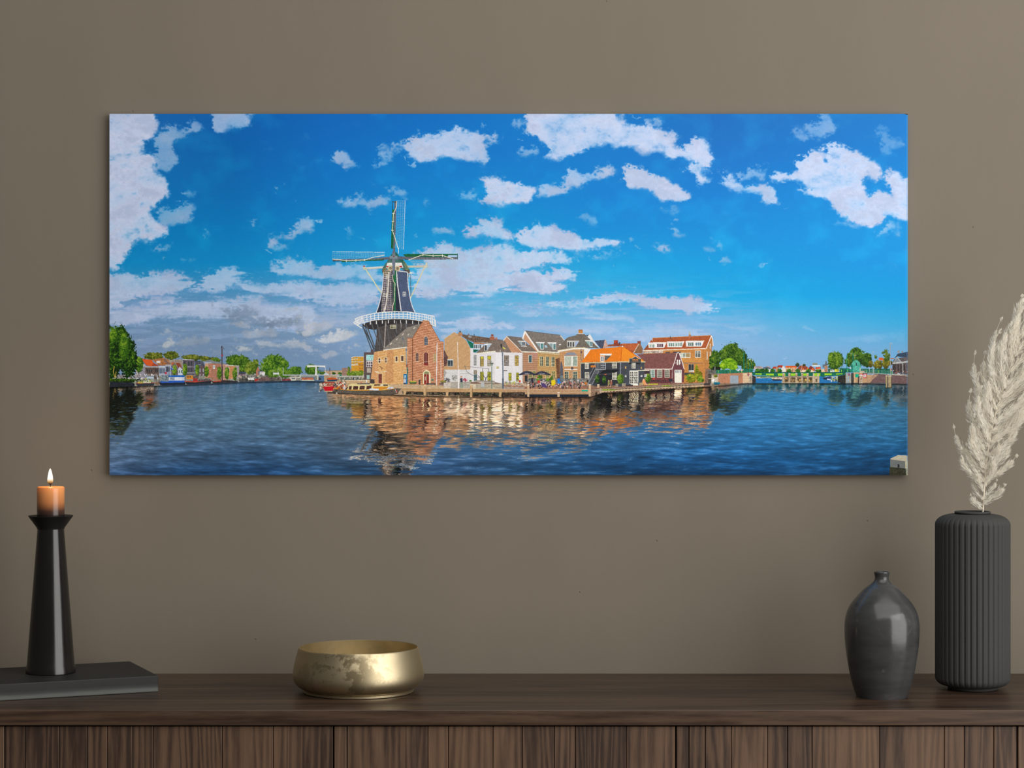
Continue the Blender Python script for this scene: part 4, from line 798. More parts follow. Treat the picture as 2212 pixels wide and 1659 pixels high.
    base = up(grid([236, 400, 600, 760, 950, 1100, 1300, 1500, 1620, 1800, 1960], [820, 850, 900, 950, 990, 1026], [
        (60,84,112),(84,112,144),(62,100,146),(66,100,142),(90,90,100),(110,100,95),(84,84,104),(84,84,110),(36,110,165),(30,110,168),(36,96,146),
        (70,90,112),(92,116,144),(84,116,150),(100,122,152),(96,90,94),(110,104,96),(88,90,110),(70,96,150),(46,118,180),(30,116,180),(46,110,160),
        (80,100,122),(96,118,142),(92,116,142),(88,116,146),(70,100,140),(90,108,130),(64,106,156),(50,108,170),(44,116,184),(50,122,186),(52,116,170),
        (84,102,130),(84,104,132),(76,100,130),(74,102,138),(54,98,152),(52,100,154),(40,98,160),(34,98,164),(32,102,170),(34,104,170),(34,100,160),
        (78,94,122),(64,88,122),(54,84,120),(54,84,124),(48,86,138),(42,84,134),(26,78,138),(20,80,146),(18,82,148),(18,80,142),(16,74,134),
        (58,80,116),(30,68,112),(28,64,108),(28,66,112),(42,80,134),(26,66,112),(14,58,106),(8,54,104),(8,56,108),(8,56,106),(6,52,98)],
        PX0+np.arange(0, W, 4)/SS, 815+np.arange(0, H-ys, 4)/SS), H-ys, W)
    # ripples: noise sampled in coordinates that shrink with distance
    tile = rng.rand(512, 512).astype(np.float32)
    def samp(u, v):
        u0 = np.floor(u).astype(int); v0 = np.floor(v).astype(int); fu = u-u0; fv = v-v0
        fu = fu*fu*(3-2*fu); fv = fv*fv*(3-2*fv)
        a = tile[v0 % 512, u0 % 512]; b = tile[v0 % 512, (u0+1) % 512]; c = tile[(v0+1) % 512, u0 % 512]; d = tile[(v0+1) % 512, (u0+1) % 512]
        return (a*(1-fu)+b*fu)*(1-fv)+(c*(1-fu)+d*fu)*fv
    yr = Y[:, :1]-812
    per = .7+yr*.021                      # height of a ripple in px
    g = np.cumsum(1/per/SS, axis=0)
    xs_ = (X-1050)/(per*8)
    tilt = .35*np.sin((X-600)/240.)+.0016*(X-1100)
    def waves(k, ox, tl=1.):
        return samp(xs_*k+ox, g*k*1.0+ox*1.7+tilt*tl*k*xs_*.25)-.5
    w_a = waves(1, 3.3)+.6*waves(2.1, 9.1)+.35*waves(4.3, 21.7)
    w_b = waves(.42, 50.2)+.5*waves(.9, 71.4)
    near = sm(900, 1020, Y)
    rip = (w_a*.9+w_b*(.3+.55*near)).astype(np.float32)
    # mirror look-up
    fine = (waves(1.9, 33.3)+.7*waves(3.7, 14.2)).astype(np.float32)
    dx = (w_b*8+w_a*12+fine*12)*np.clip(dep/90+.12, .04, 1.3)
    dy = (w_a*24+w_b*12+fine*22)*np.clip(dep/90, .06, 1.3)
    xsrc = np.clip(((X+dx-PX0)*SS).astype(int), 0, W-1)
    ysrc = np.clip(((S-dep*1.12-15+dy-PY0)*SS).astype(int), 0, int((856-PY0)*SS))
    ysrc = np.minimum(ysrc, ((shore(np.clip(X+dx, PX0, PX1))-1-PY0)*SS).astype(int))
    hh = int((862-PY0)*SS); far_ = sm(0, 50, dep)[..., None]
    s1 = np.stack([vblur(img[:hh, :, k], 9) for k in range(3)], 2); s2 = np.stack([vblur(img[:hh, :, k], 24) for k in range(3)], 2)
    refl = s1[ysrc, xsrc]*(1-far_)+s2[ysrc, xsrc]*far_; rm = vblur(fg[:hh], 5)[ysrc, xsrc]; del s1, s2
    fine = (waves(1.9, 33.3)+.7*waves(3.7, 14.2)).astype(np.float32)
    fade = np.clip(1.25-dep/np.interp(X, [700, 780, 900, 960], [230, 500, 500, 230]), 0, 1)*np.interp(X, [236, 330, 345, 690, 730, 1540, 1600, 1960], [.95, .9, .16, .16, .96, .94, .5, .62])
    strp = sm(-.28, .28, w_a*.8+fine*.9+w_b*.25+.85-dep/np.interp(X, [700, 790, 900, 960, 1040, 1600], [150, 400, 330, 170, 120, 120]))  # reflections break into stripes far from the shore
    wgt = (rm*fade*strp)[..., None]
    lum = refl.mean(axis=2, keepdims=True)
    rc = (refl*.68+lum*.32)*np.array([.92, .78, .64])*(1-.12*far_)+6
    rc = rc*(.36+.64*sm(60, 125, lum))*(1+.28*sm(165, 215, lum))
    lf = sm(760, 560, X)[..., None]
    sea = (base*(np.array([1.05, 1.0, .9])*(1-lf)+np.array([.90, 1.02, 1.02])*lf)+5)*(1+(rip+.4*fine)[..., None]*np.interp(Y, [820, 900, 1026], [.14, .24, .34])[..., None]) + np.clip(rip-.1, 0, 1)[..., None]*np.array([28, 30, 34.])*(.4+.6*near[..., None])
    # pale window-white glitter under the bright houses
    out = sea*(1-wgt)+(rc*(1+.42*w_a[..., None]+.5*fine[..., None]))*wgt
    gl = sm(.42, .75, w_a+.25*N2[ys:H])*sm(0, 40, dep)*np.interp(X, [236, 700, 800, 1000, 1150, 1500, 1600, 1960], [.10, .12, .35, .45, .40, .30, .10, .06])*(1-.6*near)
    out = out*(1-gl[..., None])+np.array([206, 190, 165.])*gl[..., None]
    dl = np.exp(-((dep-1.5)/2.0)**2)[..., None]*.55
    out = out*(1-dl)
    img[ys:H] = img[ys:H]*(1-wat[..., None])+out*wat[..., None]
    exec(FRONT, env)
    img *= (1+.012*N2)[..., None]
    # paler bluish strip down the right-hand edge of the sheet
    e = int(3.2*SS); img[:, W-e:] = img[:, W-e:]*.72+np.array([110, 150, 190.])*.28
    img = np.clip(img, 0, 255)*(INK**(1/2.25))*np.array([.985, 1., 1.035], np.float32)
    return np.clip(img, 0, 255)
# ------------------------------------------------------------------ helpers
def tag(o, label=None, cat=None, group=None, kind=None):
    if label: o['label'] = label
    if cat: o['category'] = cat
    if group: o['group'] = group
    if kind: o['kind'] = kind
    return o
def empty(name, loc, rz=0, parent=None):
    o = bpy.data.objects.new(name, None); COL.objects.link(o); o.location = loc; o.rotation_euler = (0, 0, rz)
    o.empty_display_size = .02
    if parent: o.parent = parent
    return o
def mesh_obj(name, verts, faces, mat, parent=None, smooth=False, loc=(0, 0, 0)):
    m = bpy.data.meshes.new(name); m.from_pydata(verts, [], faces); m.validate(); m.update()
    if mat: m.materials.append(mat)
    if smooth:
        m.polygons.foreach_set('use_smooth', [True]*len(m.polygons))
    o = bpy.data.objects.new(name, m); COL.objects.link(o); o.location = loc
    if parent: o.parent = parent
    return o
def box(name, lo, hi, mat, parent=None, bevel=0, seg=2):
    bm = bmesh.new()
    bmesh.ops.create_cube(bm, size=1)
    for v in bm.verts:
        for k in range(3): v.co[k] = lo[k] if v.co[k] < 0 else hi[k]
    if bevel: bmesh.ops.bevel(bm, geom=bm.edges[:], offset=bevel, segments=seg, affect='EDGES', profile=.5)
    m = bpy.data.meshes.new(name); bm.to_mesh(m); bm.free(); m.materials.append(mat)
    o = bpy.data.objects.new(name, m); COL.objects.link(o)
    if parent: o.parent = parent
    return o
def lathe(name, prof, mat, parent=None, n=96, rfun=None, loc=(0, 0, 0), sharp=45):
    vs, fs = [], []
    for i, (r, z) in enumerate(prof):
        for k in range(n):
            a = 2*math.pi*k/n; rr = rfun(r, z, a, i) if rfun else r
            vs.append((rr*math.cos(a), rr*math.sin(a), z))
    for i in range(len(prof)-1):
        for k in range(n):
            k2 = (k+1) % n; fs.append((i*n+k, i*n+k2, (i+1)*n+k2, (i+1)*n+k))
    if prof[0][0] < 1e-5 or prof[-1][0] < 1e-5: pass
    bm = bmesh.new(); bv = [bm.verts.new(v) for v in vs]; 
    for f in fs: bm.faces.new([bv[i] for i in f])
    bmesh.ops.remove_doubles(bm, verts=bm.verts, dist=1e-6)
    bmesh.ops.recalc_face_normals(bm, faces=bm.faces)
    m = bpy.data.meshes.new(name); bm.to_mesh(m); bm.free(); m.materials.append(mat)
    m.polygons.foreach_set('use_smooth', [True]*len(m.polygons)); m.set_sharp_from_angle(angle=math.radians(sharp))
    o = bpy.data.objects.new(name, m); COL.objects.link(o); o.location = loc
    if parent: o.parent = parent
    return o
def smooth_prof(pts, k=6):
    """Catmull-Rom through the profile points"""
    out = []
    P_ = [pts[0]]+list(pts)+[pts[-1]]
    for i in range(1, len(P_)-2):
        p0, p1, p2, p3 = P_[i-1:i+3]
        for j in range(k):
            t = j/k
            out.append(tuple(.5*((2*p1[c])+(-p0[c]+p2[c])*t+(2*p0[c]-5*p1[c]+4*p2[c]-p3[c])*t*t+(-p0[c]+3*p1[c]-3*p2[c]+p3[c])*t**3) for c in (0, 1)))
    out.append(tuple(pts[-1])); return out
class M:
    def __init__(s, name):
        s.m = bpy.data.materials.new(name); s.m.use_nodes = True; s.t = s.m.node_tree; s.n = s.t.nodes; s.b = s.n['Principled BSDF']
    def add(s, t, **k):
        n = s.n.new(t)
        for a, v in k.items():
            if a.startswith('i_'): n.inputs[a[2:].replace('_', ' ')].default_value = v
            else: setattr(n, a, v)
        return n
    def l(s, a, b): s.t.links.new(a, b)
    def coords(s, sc=(1, 1, 1), kind='Object', loc=(0, 0, 0)):
        c = s.add('ShaderNodeTexCoord'); m = s.add('ShaderNodeMapping'); s.l(c.outputs[kind], m.inputs[0])
        m.inputs['Scale'].default_value = sc; m.inputs['Location'].default_value = loc; return m.outputs[0]
    def noise(s, vec, scale, detail=4, rough=.5, dist=0):
        n = s.add('ShaderNodeTexNoise'); s.l(vec, n.inputs['Vector']); n.inputs['Scale'].default_value = scale
        n.inputs['Detail'].default_value = detail; n.inputs['Roughness'].default_value = rough; n.inputs['Distortion'].default_value = dist; return n.outputs[0]
    def ramp(s, fac, *st):
        r = s.add('ShaderNodeValToRGB'); s.l(fac, r.inputs[0]); e = r.color_ramp.elements
        while len(e) < len(st): e.new(.5)
        for k, (p, c) in enumerate(st):
            e[k].position = p; e[k].color = (*c, 1) if len(c) == 3 else c
        return r.outputs[0]
    def mix(s, f, a, b, mode='MIX'):
        m = s.add('ShaderNodeMix', data_type='RGBA', blend_type=mode)
        for v, i in ((f, 0), (a, 6), (b, 7)):
            if hasattr(v, 'links'): s.l(v, m.inputs[i])
            else: m.inputs[i].default_value = v if i == 0 else (*v, 1)
        return m.outputs[2]
    def math(s, op, a, b=0.0):
        m = s.add('ShaderNodeMath', operation=op)
        for v, i in ((a, 0), (b, 1)):
            if hasattr(v, 'links'): s.l(v, m.inputs[i])
            else: m.inputs[i].default_value = v
        return m.outputs[0]
    def bump(s, h, strength=.2, dist=.001, normal=None):
        b = s.add('ShaderNodeBump'); b.inputs['Strength'].default_value = strength; b.inputs['Distance'].default_value = dist
        s.l(h, b.inputs['Height'])
        if normal: s.l(normal, b.inputs['Normal'])
        return b.outputs[0]
    def set(s, base=None, rough=.5, **k):
        if base is not None:
            if hasattr(base, 'links'): s.l(base, s.b.inputs['Base Color'])
            else: s.b.inputs['Base Color'].default_value = (*base, 1)
        if hasattr(rough, 'links'): s.l(rough, s.b.inputs['Roughness'])
        else: s.b.inputs['Roughness'].default_value = rough
        for a, v in k.items():
            i = s.b.inputs[a.replace('_', ' ')]
            if hasattr(v, 'links'): s.l(v, i)
            else: i.default_value = v
        return s.m
def lin(r, g, b): return tuple(((c/255+.055)/1.055)**2.4 if c > 10 else c/255/12.92 for c in (r, g, b))

# ------------------------------------------------------------------ materials
def mat_plaster():
    m = M('plaster'); v = m.coords()
    vs = m.coords((1, 1, .35))
    big = m.noise(v, 1.7, 3); mid = m.noise(vs, 9, 4, .6); fine = m.noise(vs, 120, 3, .6)
    c = m.mix(m.math('MULTIPLY', big, .5), lin(125, 117, 105), lin(119, 112, 101))
    c = m.mix(m.math('MULTIPLY', m.ramp(mid, (.35, (0, 0, 0)), (.7, (1, 1, 1))), .22), c, lin(112, 105, 95))
    # small pits left in the plaster
    sx = m.add('ShaderNodeSeparateXYZ'); cx = m.add('ShaderNodeCombineXYZ'); m.l(v, sx.inputs[0]); m.l(sx.outputs[0], cx.inputs[0]); m.l(sx.outputs[2], cx.inputs[1])
    vo = m.add('ShaderNodeTexVoronoi'); vo.voronoi_dimensions = '2D'; m.l(cx.outputs[0], vo.inputs['Vector']); vo.inputs['Scale'].default_value = 4.2; vo.inputs['Randomness'].default_value = 1
    pit = m.ramp(m.math('ADD', vo.outputs['Distance'], m.math('MULTIPLY', m.math('SUBTRACT', fine, .5), .004)), (.0028, (1, 1, 1)), (.0058, (0, 0, 0)))
    c = m.mix(m.math('MULTIPLY', pit, .4), c, lin(78, 71, 62))
    h = m.math('ADD', m.math('MULTIPLY', fine, .22), m.math('ADD', m.math('MULTIPLY', mid, .6), m.math('MULTIPLY', pit, -.9)))
    n = m.bump(h, .38, .0022)
    return m.set(c, .86, Normal=n, Specular_IOR_Level=.25)
def mat_wood(name, axis, dark, light, scale=1., rough=.42, rand=.35, wave=.2):
    """walnut: grain runs along the given axis"""
    m = M(name)
    st = {'x': (.07, 1, 1), 'z': (1, 1, .07)}[axis]
    oi = m.add('ShaderNodeObjectInfo')
    c0 = m.add('ShaderNodeTexCoord'); mp = m.add('ShaderNodeMapping'); m.l(c0.outputs['Object'], mp.inputs[0]); mp.inputs['Scale'].default_value = st
    cv = m.add('ShaderNodeCombineXYZ')
    r7 = m.math('MULTIPLY', oi.outputs['Random'], 7.3)
    for k in range(3): m.l(r7, cv.inputs[k])
    va = m.add('ShaderNodeVectorMath', operation='ADD'); m.l(mp.outputs[0], va.inputs[0]); m.l(cv.outputs[0], va.inputs[1]); v = va.outputs[0]
    warp = m.noise(v, 9*scale, 3, .5, .6)
    wv = m.add('ShaderNodeTexWave'); wv.wave_type = 'BANDS'; wv.bands_direction = 'X' if axis == 'z' else 'Z'; wv.wave_profile = 'SIN'
    va2 = m.add('ShaderNodeVectorMath', operation='ADD'); m.l(v, va2.inputs[0])
    cv2 = m.add('ShaderNodeCombineXYZ'); wk = m.math('MULTIPLY', warp, .16/scale)
    m.l(wk, cv2.inputs[0]); m.l(wk, cv2.inputs[2]); m.l(cv2.outputs[0], va2.inputs[1])
    m.l(va2.outputs[0], wv.inputs['Vector']); wv.inputs['Scale'].default_value = 26*scale; wv.inputs['Distortion'].default_value = 5.5; wv.inputs['Detail'].default_value = 3; wv.inputs['Detail Scale'].default_value = 2.2
    fib = m.noise(v, 230*scale, 4, .7); blot = m.noise(v, 14*scale, 3, .55)
    f = m.math('ADD', m.math('MULTIPLY', wv.outputs['Fac'] if 'Fac' in wv.outputs else wv.outputs[1], wave), m.math('ADD', m.math('MULTIPLY', fib, .40), m.math('MULTIPLY', blot, .70-wave*.5)))
    f = m.math('ADD', f, m.math('MULTIPLY', m.math('SUBTRACT', oi.outputs['Random'], .5), rand))
    c = m.ramp(f, (.30, tuple(x*.6 for x in dark)), (.46, dark), (.64, tuple((a+b)/2 for a, b in zip(dark, light))), (.9, light))
    n = m.bump(f, .25, .0006)
    return m.set(c, m.ramp(fib, (.2, (rough-.08,)*3), (.8, (rough+.12,)*3)), Normal=n, Specular_IOR_Level=.45)
WALL = mat_plaster()
WOOD_TOP = mat_wood('walnut_top', 'x', lin(53, 39, 31), lin(96, 74, 58), .8, .34, 0, .14)
WOOD_PLANK = mat_wood('walnut_plank', 'z', lin(58, 42, 33), lin(114, 88, 68), 1.0, .5, .16, .2)
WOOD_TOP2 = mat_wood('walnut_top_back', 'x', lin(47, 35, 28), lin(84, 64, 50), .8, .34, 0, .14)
WOOD_DARK = M('dark_recess').set(lin(30, 24, 21), .7)
def mat_brass():
    m = M('aged_brass'); v = m.coords(loc=(.31, .17, .05))
    a = m.noise(v, 26, 6, .62, .4); b = m.noise(v, 75, 5, .65); big = m.noise(v, 9, 3, .5)
    spot = m.ramp(m.math('ADD', a, m.math('MULTIPLY', m.math('SUBTRACT', b, .5), .35)), (.49, (0, 0, 0)), (.545, (1, 1, 1)))
    vd = m.add('ShaderNodeVectorMath', operation='DISTANCE'); m.l(m.coords(), vd.inputs[0]); vd.inputs[1].default_value = (-.016, -.088, .036)
    patch = m.ramp(m.math('ADD', m.math('DIVIDE', vd.outputs['Value'], .1), m.math('MULTIPLY', m.math('SUBTRACT', big, .5), .9)), (.22, (1, 1, 1)), (.50, (.30, .30, .30)), (.9, (.10, .10, .10)))
    stain = m.math('MULTIPLY', spot, patch)
    c = m.mix(m.math('MULTIPLY', b, .55), lin(208, 194, 162), lin(168, 150, 116))
    c = m.mix(m.math('MULTIPLY', stain, .75), c, lin(96, 84, 60))
    r = m.math('ADD', m.math('ADD', .40, m.math('MULTIPLY', stain, .12)), m.math('MULTIPLY', b, .1))
    n = m.bump(m.math('ADD', m.math('MULTIPLY', a, .5), m.math('MULTIPLY', b, .2)), .12, .0006)
    return m.set(c, r, Normal=n, Metallic=1.0)
BRASS = mat_brass()
def mat_gloss_black():
    m = M('gloss_black_lacquer'); v = m.coords(); n = m.noise(v, 30, 3)
    return m.set(lin(22, 20, 20), m.ramp(n, (.3, (.16,)*3), (.8, (.24,)*3)), Specular_IOR_Level=.62)
BLACK = mat_gloss_black()
BLACK_MATT = M('matt_black').set(lin(24, 23, 23), .45, Specular_IOR_Level=.3)
def mat_glaze():
    m = M('grey_glaze'); v = m.coords((.25, .25, 1)); b = m.noise(v, 55, 4, .6); b2 = m.noise(v, 16, 2); sp = m.noise(m.coords(), 90, 4, .7)
    f = m.math('ADD', m.math('MULTIPLY', b, .6), m.math('MULTIPLY', b2, .5))
    c = m.ramp(f, (.35, lin(48, 48, 49)), (.6, lin(66, 67, 68)), (.8, lin(84, 85, 86)))
    c = m.mix(m.math('MULTIPLY', m.ramp(sp, (.62, (0, 0, 0)), (.72, (1, 1, 1))), .25), c, lin(104, 106, 108))
    return m.set(c, m.ramp(sp, (.3, (.15,)*3), (.75, (.26,)*3)), Normal=m.bump(b, .18, .0006), Specular_IOR_Level=.5)
GLAZE = mat_glaze()
def mat_matte_vase():
    m = M('matt_charcoal_ceramic'); n = m.noise(m.coords(), 260, 3, .6)
    c = m.mix(n, lin(58, 58, 58), lin(65, 65, 64))
    return m.set(c, .78, Normal=m.bump(n, .15, .0003), Specular_IOR_Level=.3)
CHARCOAL = mat_matte_vase()
def mat_slab():
    m = M('charcoal_slab'); v = m.coords(); n = m.noise(v, 60, 4, .6); s_ = m.noise(m.coords((.25, 1, 1)), 30, 4, .6)
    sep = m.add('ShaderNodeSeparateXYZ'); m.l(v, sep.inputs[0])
    # sheen streak painted as a paler band along the lower edge
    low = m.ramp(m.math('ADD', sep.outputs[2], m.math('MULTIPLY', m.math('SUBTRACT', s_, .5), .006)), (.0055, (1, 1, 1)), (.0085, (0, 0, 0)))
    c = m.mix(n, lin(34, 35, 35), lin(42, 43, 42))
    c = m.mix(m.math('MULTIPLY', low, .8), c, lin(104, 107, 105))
    return m.set(c, .55, Normal=m.bump(n, .2, .0005), Specular_IOR_Level=.35)
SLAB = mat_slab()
def mat_wax():
    m = M('candle_wax'); v = m.coords(); n = m.noise(v, 25, 3)
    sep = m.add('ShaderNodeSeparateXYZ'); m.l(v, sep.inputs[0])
    # wax colour changes with height: caramel above, near-black foot
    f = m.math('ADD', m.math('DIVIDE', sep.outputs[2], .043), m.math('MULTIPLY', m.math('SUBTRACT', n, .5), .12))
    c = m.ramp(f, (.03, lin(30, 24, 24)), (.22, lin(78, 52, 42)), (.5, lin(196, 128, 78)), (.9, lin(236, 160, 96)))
    return m.set(c, .22, Subsurface_Weight=.35, Subsurface_Radius=(1., .45, .2), Subsurface_Scale=.012, Specular_IOR_Level=.5)
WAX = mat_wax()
def mat_flame():
    m = M('flame'); v = m.coords(); sep = m.add('ShaderNodeSeparateXYZ'); m.l(v, sep.inputs[0])
    c = m.ramp(m.math('DIVIDE', sep.outputs[2], .024), (.02, (.10, .05, .03)), (.16, (.75, .45, .16)), (.34, (1., .93, .80)), (1., (1., .95, .88)))
    e = m.ramp(m.math('DIVIDE', sep.outputs[2], .024), (.0, (.12,)*3), (.2, (.6,)*3), (.4, (1,)*3), (1, (1,)*3))
    m.l(c, m.b.inputs['Emission Color']); m.b.inputs['Emission Strength'].default_value = 1.0
    m.l(m.math('MULTIPLY', e, 1.6), m.b.inputs['Emission Strength'])
    return m.set((.1, .06, .03), .6, Specular_IOR_Level=0.)
FLAME = mat_flame()
WICK = M('burnt_wick').set(lin(36, 26, 22), .9)
def mat_pampas(name, a, b):
    m = M(name); n = m.noise(m.coords(), 45, 3)
    c = m.mix(n, a, b)
    df = m.add('ShaderNodeBsdfDiffuse'); tl = m.add('ShaderNodeBsdfTranslucent'); mx = m.add('ShaderNodeMixShader')
    m.l(c, df.inputs[0]); m.l(c, tl.inputs[0]); mx.inputs[0].default_value = .5; m.l(df.outputs[0], mx.inputs[1]); m.l(tl.outputs[0], mx.inputs[2])
    m.l(mx.outputs[0], m.n['Material Output'].inputs[0]); return m.m
PAMPAS = mat_pampas('dried_pampas', lin(254, 252, 246), lin(246, 241, 230))
STEM = M('dried_stem').set(lin(228, 218, 198), .8)
FLOORM = mat_wood('floor_oak', 'x', lin(70, 56, 46), lin(110, 92, 76), .6, .5, .2)

# ------------------------------------------------------------------ the setting
WALL_X = 1.9
wall = box('wall_back', (-WALL_X, YW, 0), (WALL_X, YW+.12, 2.6), WALL); tag(wall, kind='structure')
bb = box('baseboard_back', (-WALL_X, YW-.014, 0), (WALL_X, YW, .09), M('baseboard_paint').set(lin(120, 111, 99), .6), bevel=.002); tag(bb, kind='structure')
fl = empty('floor', (0, 0, 0)); tag(fl, kind='structure')
for i in range(14):
    y1 = YW-i*.145
    box('floorboard', (-WALL_X, y1-.143, -.02), (WALL_X, y1, 0), FLOORM, fl, bevel=.0015, seg=1)

# ------------------------------------------------------------------ the sideboard
YF = ZT and F*(ZC-ZT)/(1534-CY)      # front edge of the top
sb = tag(empty('sideboard', (0, (YF+YW)/2, 0)), 'long dark walnut sideboard with plank fronts standing against the taupe wall', 'sideboard')
X0, X1 = -1.15, 1.15
def rel(p): return (p[0], p[1]-(YF+YW)/2, p[2])
YBK = YW-.0145                        # clears the baseboard
YJ = F*(ZC-ZT)/(1485-CY)
box('top_board', rel((X0-.015, YF, ZT-.0205)), rel((X1+.015, YJ-.0002, ZT)), WOOD_TOP, sb, bevel=.0011)
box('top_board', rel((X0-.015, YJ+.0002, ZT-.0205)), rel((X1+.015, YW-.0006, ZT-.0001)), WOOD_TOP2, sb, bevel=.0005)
YD = YF+.006
box('carcass', rel((X0, YD+.020, .10)), rel((X1, YBK, ZT-.0206)), WOOD_DARK, sb)
for x in (X0+.08, X1-.08):
    for y in (YD+.06, YBK-.05): box('leg', rel((x-.02, y-.02, 0)), rel((x+.02, y+.02, .0999)), WOOD_PLANK, sb, bevel=.003)
ZD1, ZD0 = ZT-.0228, .103
def stile(p0, p1):
    o = box('stile', rel((wx(p0, YD), YD, ZD0)), rel((wx(p1, YD), YD+.0199, ZD1)), WOOD_PLANK, sb, bevel=.0006, seg=1)
def door(name_planks):
    a, b = name_planks[0], name_planks[-1]
    xc = wx((a+b)/2, YD)
    d = empty('door', rel((xc, YD, ZD0)), parent=sb)
    bk = box('backboard', (wx(a, YD)-xc, .012, .001), (wx(b, YD)-xc, .0198, ZD1-ZD0-.001), WOOD_DARK, d)
    for i in range(len(name_planks)-1):
        p, q = name_planks[i], name_planks[i+1]
        g = .00035; dy = random.uniform(0, .0009)
        pl = box('plank', (wx(p, YD)-xc+g, dy, 0), (wx(q, YD)-xc-g, .0118, ZD1-ZD0), WOOD_PLANK, d, bevel=.0006, seg=1)
D1 = [10, 54.5, 128, 188.6, 231.6, 286, 330.5, 480, 590, 719]
D2 = [749.6, 924, 968.4, 1064.6, 1128, 1197.5, 1243, 1353, 1458.7]
D3 = [1488.6, 1523.5, 1580, 1658, 1701, 1754.4, 1900, 2040, 2083, 2146.8, 2196.5]
D0 = [p-2217 for p in D3]; D4 = [p+2217 for p in D1]
for D in (D0, D1, D2, D3, D4): door([wp for wp in D])
for a, b in ((-17.5, 8.4), (722, 748.2), (1461.5, 1487.2), (2199.5, 2225)): stile(a, b)

# ------------------------------------------------------------------ the canvas print
TH = .008; YP = YW-TH-.003
def print_material():
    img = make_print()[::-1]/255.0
    h, w = img.shape[:2]
    im = bpy.data.images.new('harbour_print', w, h, alpha=False, float_buffer=False)
    px = np.ones((h, w, 4), np.float32); px[..., :3] = img
    im.pixels.foreach_set(px.ravel()); im.update(); im.pack()
    m = M('printed_canvas')
    t = m.add('ShaderNodeTexImage'); t.image = im; t.interpolation = 'Linear'; t.extension = 'EXTEND'
    uv = m.add('ShaderNodeUVMap'); uv.uv_map = 'uv'; m.l(uv.outputs[0], t.inputs[0])
    g = m.mix(1.0, t.outputs[0], (PRINT_GAIN,)*3, 'MULTIPLY')
    return m.set(g, .62, Specular_IOR_Level=.12)
PRINT_GAIN = 1.0
x0, x1 = wx(PX0, YP), wx(PX1, YP); z0, z1 = wz(PY1, YP), wz(PY0, YP)
cp = tag(empty('canvas_print', ((x0+x1)/2, YW, (z0+z1)/2)), 'wide frameless print of a windmill and houses by water, hanging on the wall', 'picture')
hx, hz = (x1-x0)/2, (z1-z0)/2
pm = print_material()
sheet = mesh_obj('printed_sheet', [(-hx, -TH-.003, -hz), (hx, -TH-.003, -hz), (hx, -TH-.003, hz), (-hx, -TH-.003, hz),
    (-hx, -.003, -hz), (hx, -.003, -hz), (hx, -.003, hz), (-hx, -.003, hz)],
    [(0, 1, 2, 3), (1, 5, 6, 2), (4, 0, 3, 7), (3, 2, 6, 7), (4, 5, 1, 0)], pm, cp)
ul = sheet.data.uv_layers.new(name='uv')
ex = TH/(2*hx); ez = TH/(2*hz)
UV = [[(0, 0), (1, 0), (1, 1), (0, 1)], [(1, 0), (1-ex, 0), (1-ex, 1), (1, 1)], [(ex, 0), (0, 0), (0, 1), (ex, 1)], [(0, 1), (1, 1), (1, 1-ez), (0, 1-ez)], [(0, ez), (1, ez), (1, 0), (0, 0)]]
for p, q in zip(sheet.data.polygons, UV):
    for li, u in zip(p.loop_indices, q): ul.data[li].uv = u
sm_ = M('stretcher_wood').set(lin(150, 125, 95), .7)
for n_, lo, hi in (('stretcher_bar', (-hx+.003, -.0029, hz-.043), (hx-.003, -.0003, hz-.003)), ('stretcher_bar', (-hx+.003, -.0029, -hz+.003), (hx-.003, -.0003, -hz+.043))):
    box(n_, lo, hi, sm_, cp)

# ------------------------------------------------------------------ charcoal slab under the candle
HS = .0229
c0 = Vector((wx(342, 3.009), 3.009)); c1 = Vector((wx(0, 2.921), 2.921)); dv = (c1-c0).normalized(); nv = Vector((-dv.y, dv.x)); nv = nv if nv.y > 0 else -nv
rz = math.atan2(-dv.y, -dv.x)
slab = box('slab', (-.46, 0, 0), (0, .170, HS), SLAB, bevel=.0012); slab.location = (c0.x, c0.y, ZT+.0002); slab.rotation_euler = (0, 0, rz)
tag(slab, 'flat charcoal slab lying askew on the sideboard under the black candlestick', 'slab')

# ------------------------------------------------------------------ candlestick and candle
YC = 3.040; k_ = YC/F; xh = wx(109.7, YC); zb = ZT+HS+.0004
ch = tag(empty('candlestick', (xh, YC, zb)), 'tall tapered black candlestick with flared cup standing on the charcoal slab', 'candlestick')
rb, rn, rc_ = 53*k_, 28.3*k_, 48*k_; hn = (1453-1143)*k_; hr = (1453-1114)*k_
lathe('stem', [(0, 0), (rb-.0008, 0), (rb, .0007), (rb-.0006, .009), (rb-.0015, .012)]+[(rb-.0015+(rn-rb+.0015)*t, .012+(hn-.012)*t) for t in (.1, .25, .4, .55, .7, .85, 1)]+[(0, hn)], BLACK, ch, 128)
lathe('cup', [(0, hn+.0001), (rn+.0006, hn+.0001), (rn+.0010, hn+.002), (rc_-.0008, hr-.0016), (rc_, hr-.0006), (rc_-.0006, hr), (rc_-.004, hr-.0006), (rn+.002, hr-.0022), (0, hr-.0022)], BLACK_MATT, ch, 128)
cz = zb+hr-.0020
cd = tag(empty('candle', (xh, YC, cz)), 'short caramel pillar candle with dark foot burning in the black candlestick', 'candle')
rw, hw = 29.3*k_, 66*k_
lathe('wax', [(0, 0), (rw, 0), (rw+.0001, .002), (rw+.0001, hw-.003), (rw-.0004, hw-.0012), (rw-.0016, hw-.0003), (rw-.004, hw-.0002), (rw*.45, hw-.0014), (.0022, hw-.0020), (.0014, hw-.0005), (0, hw-.0004)], WAX, cd, 96)
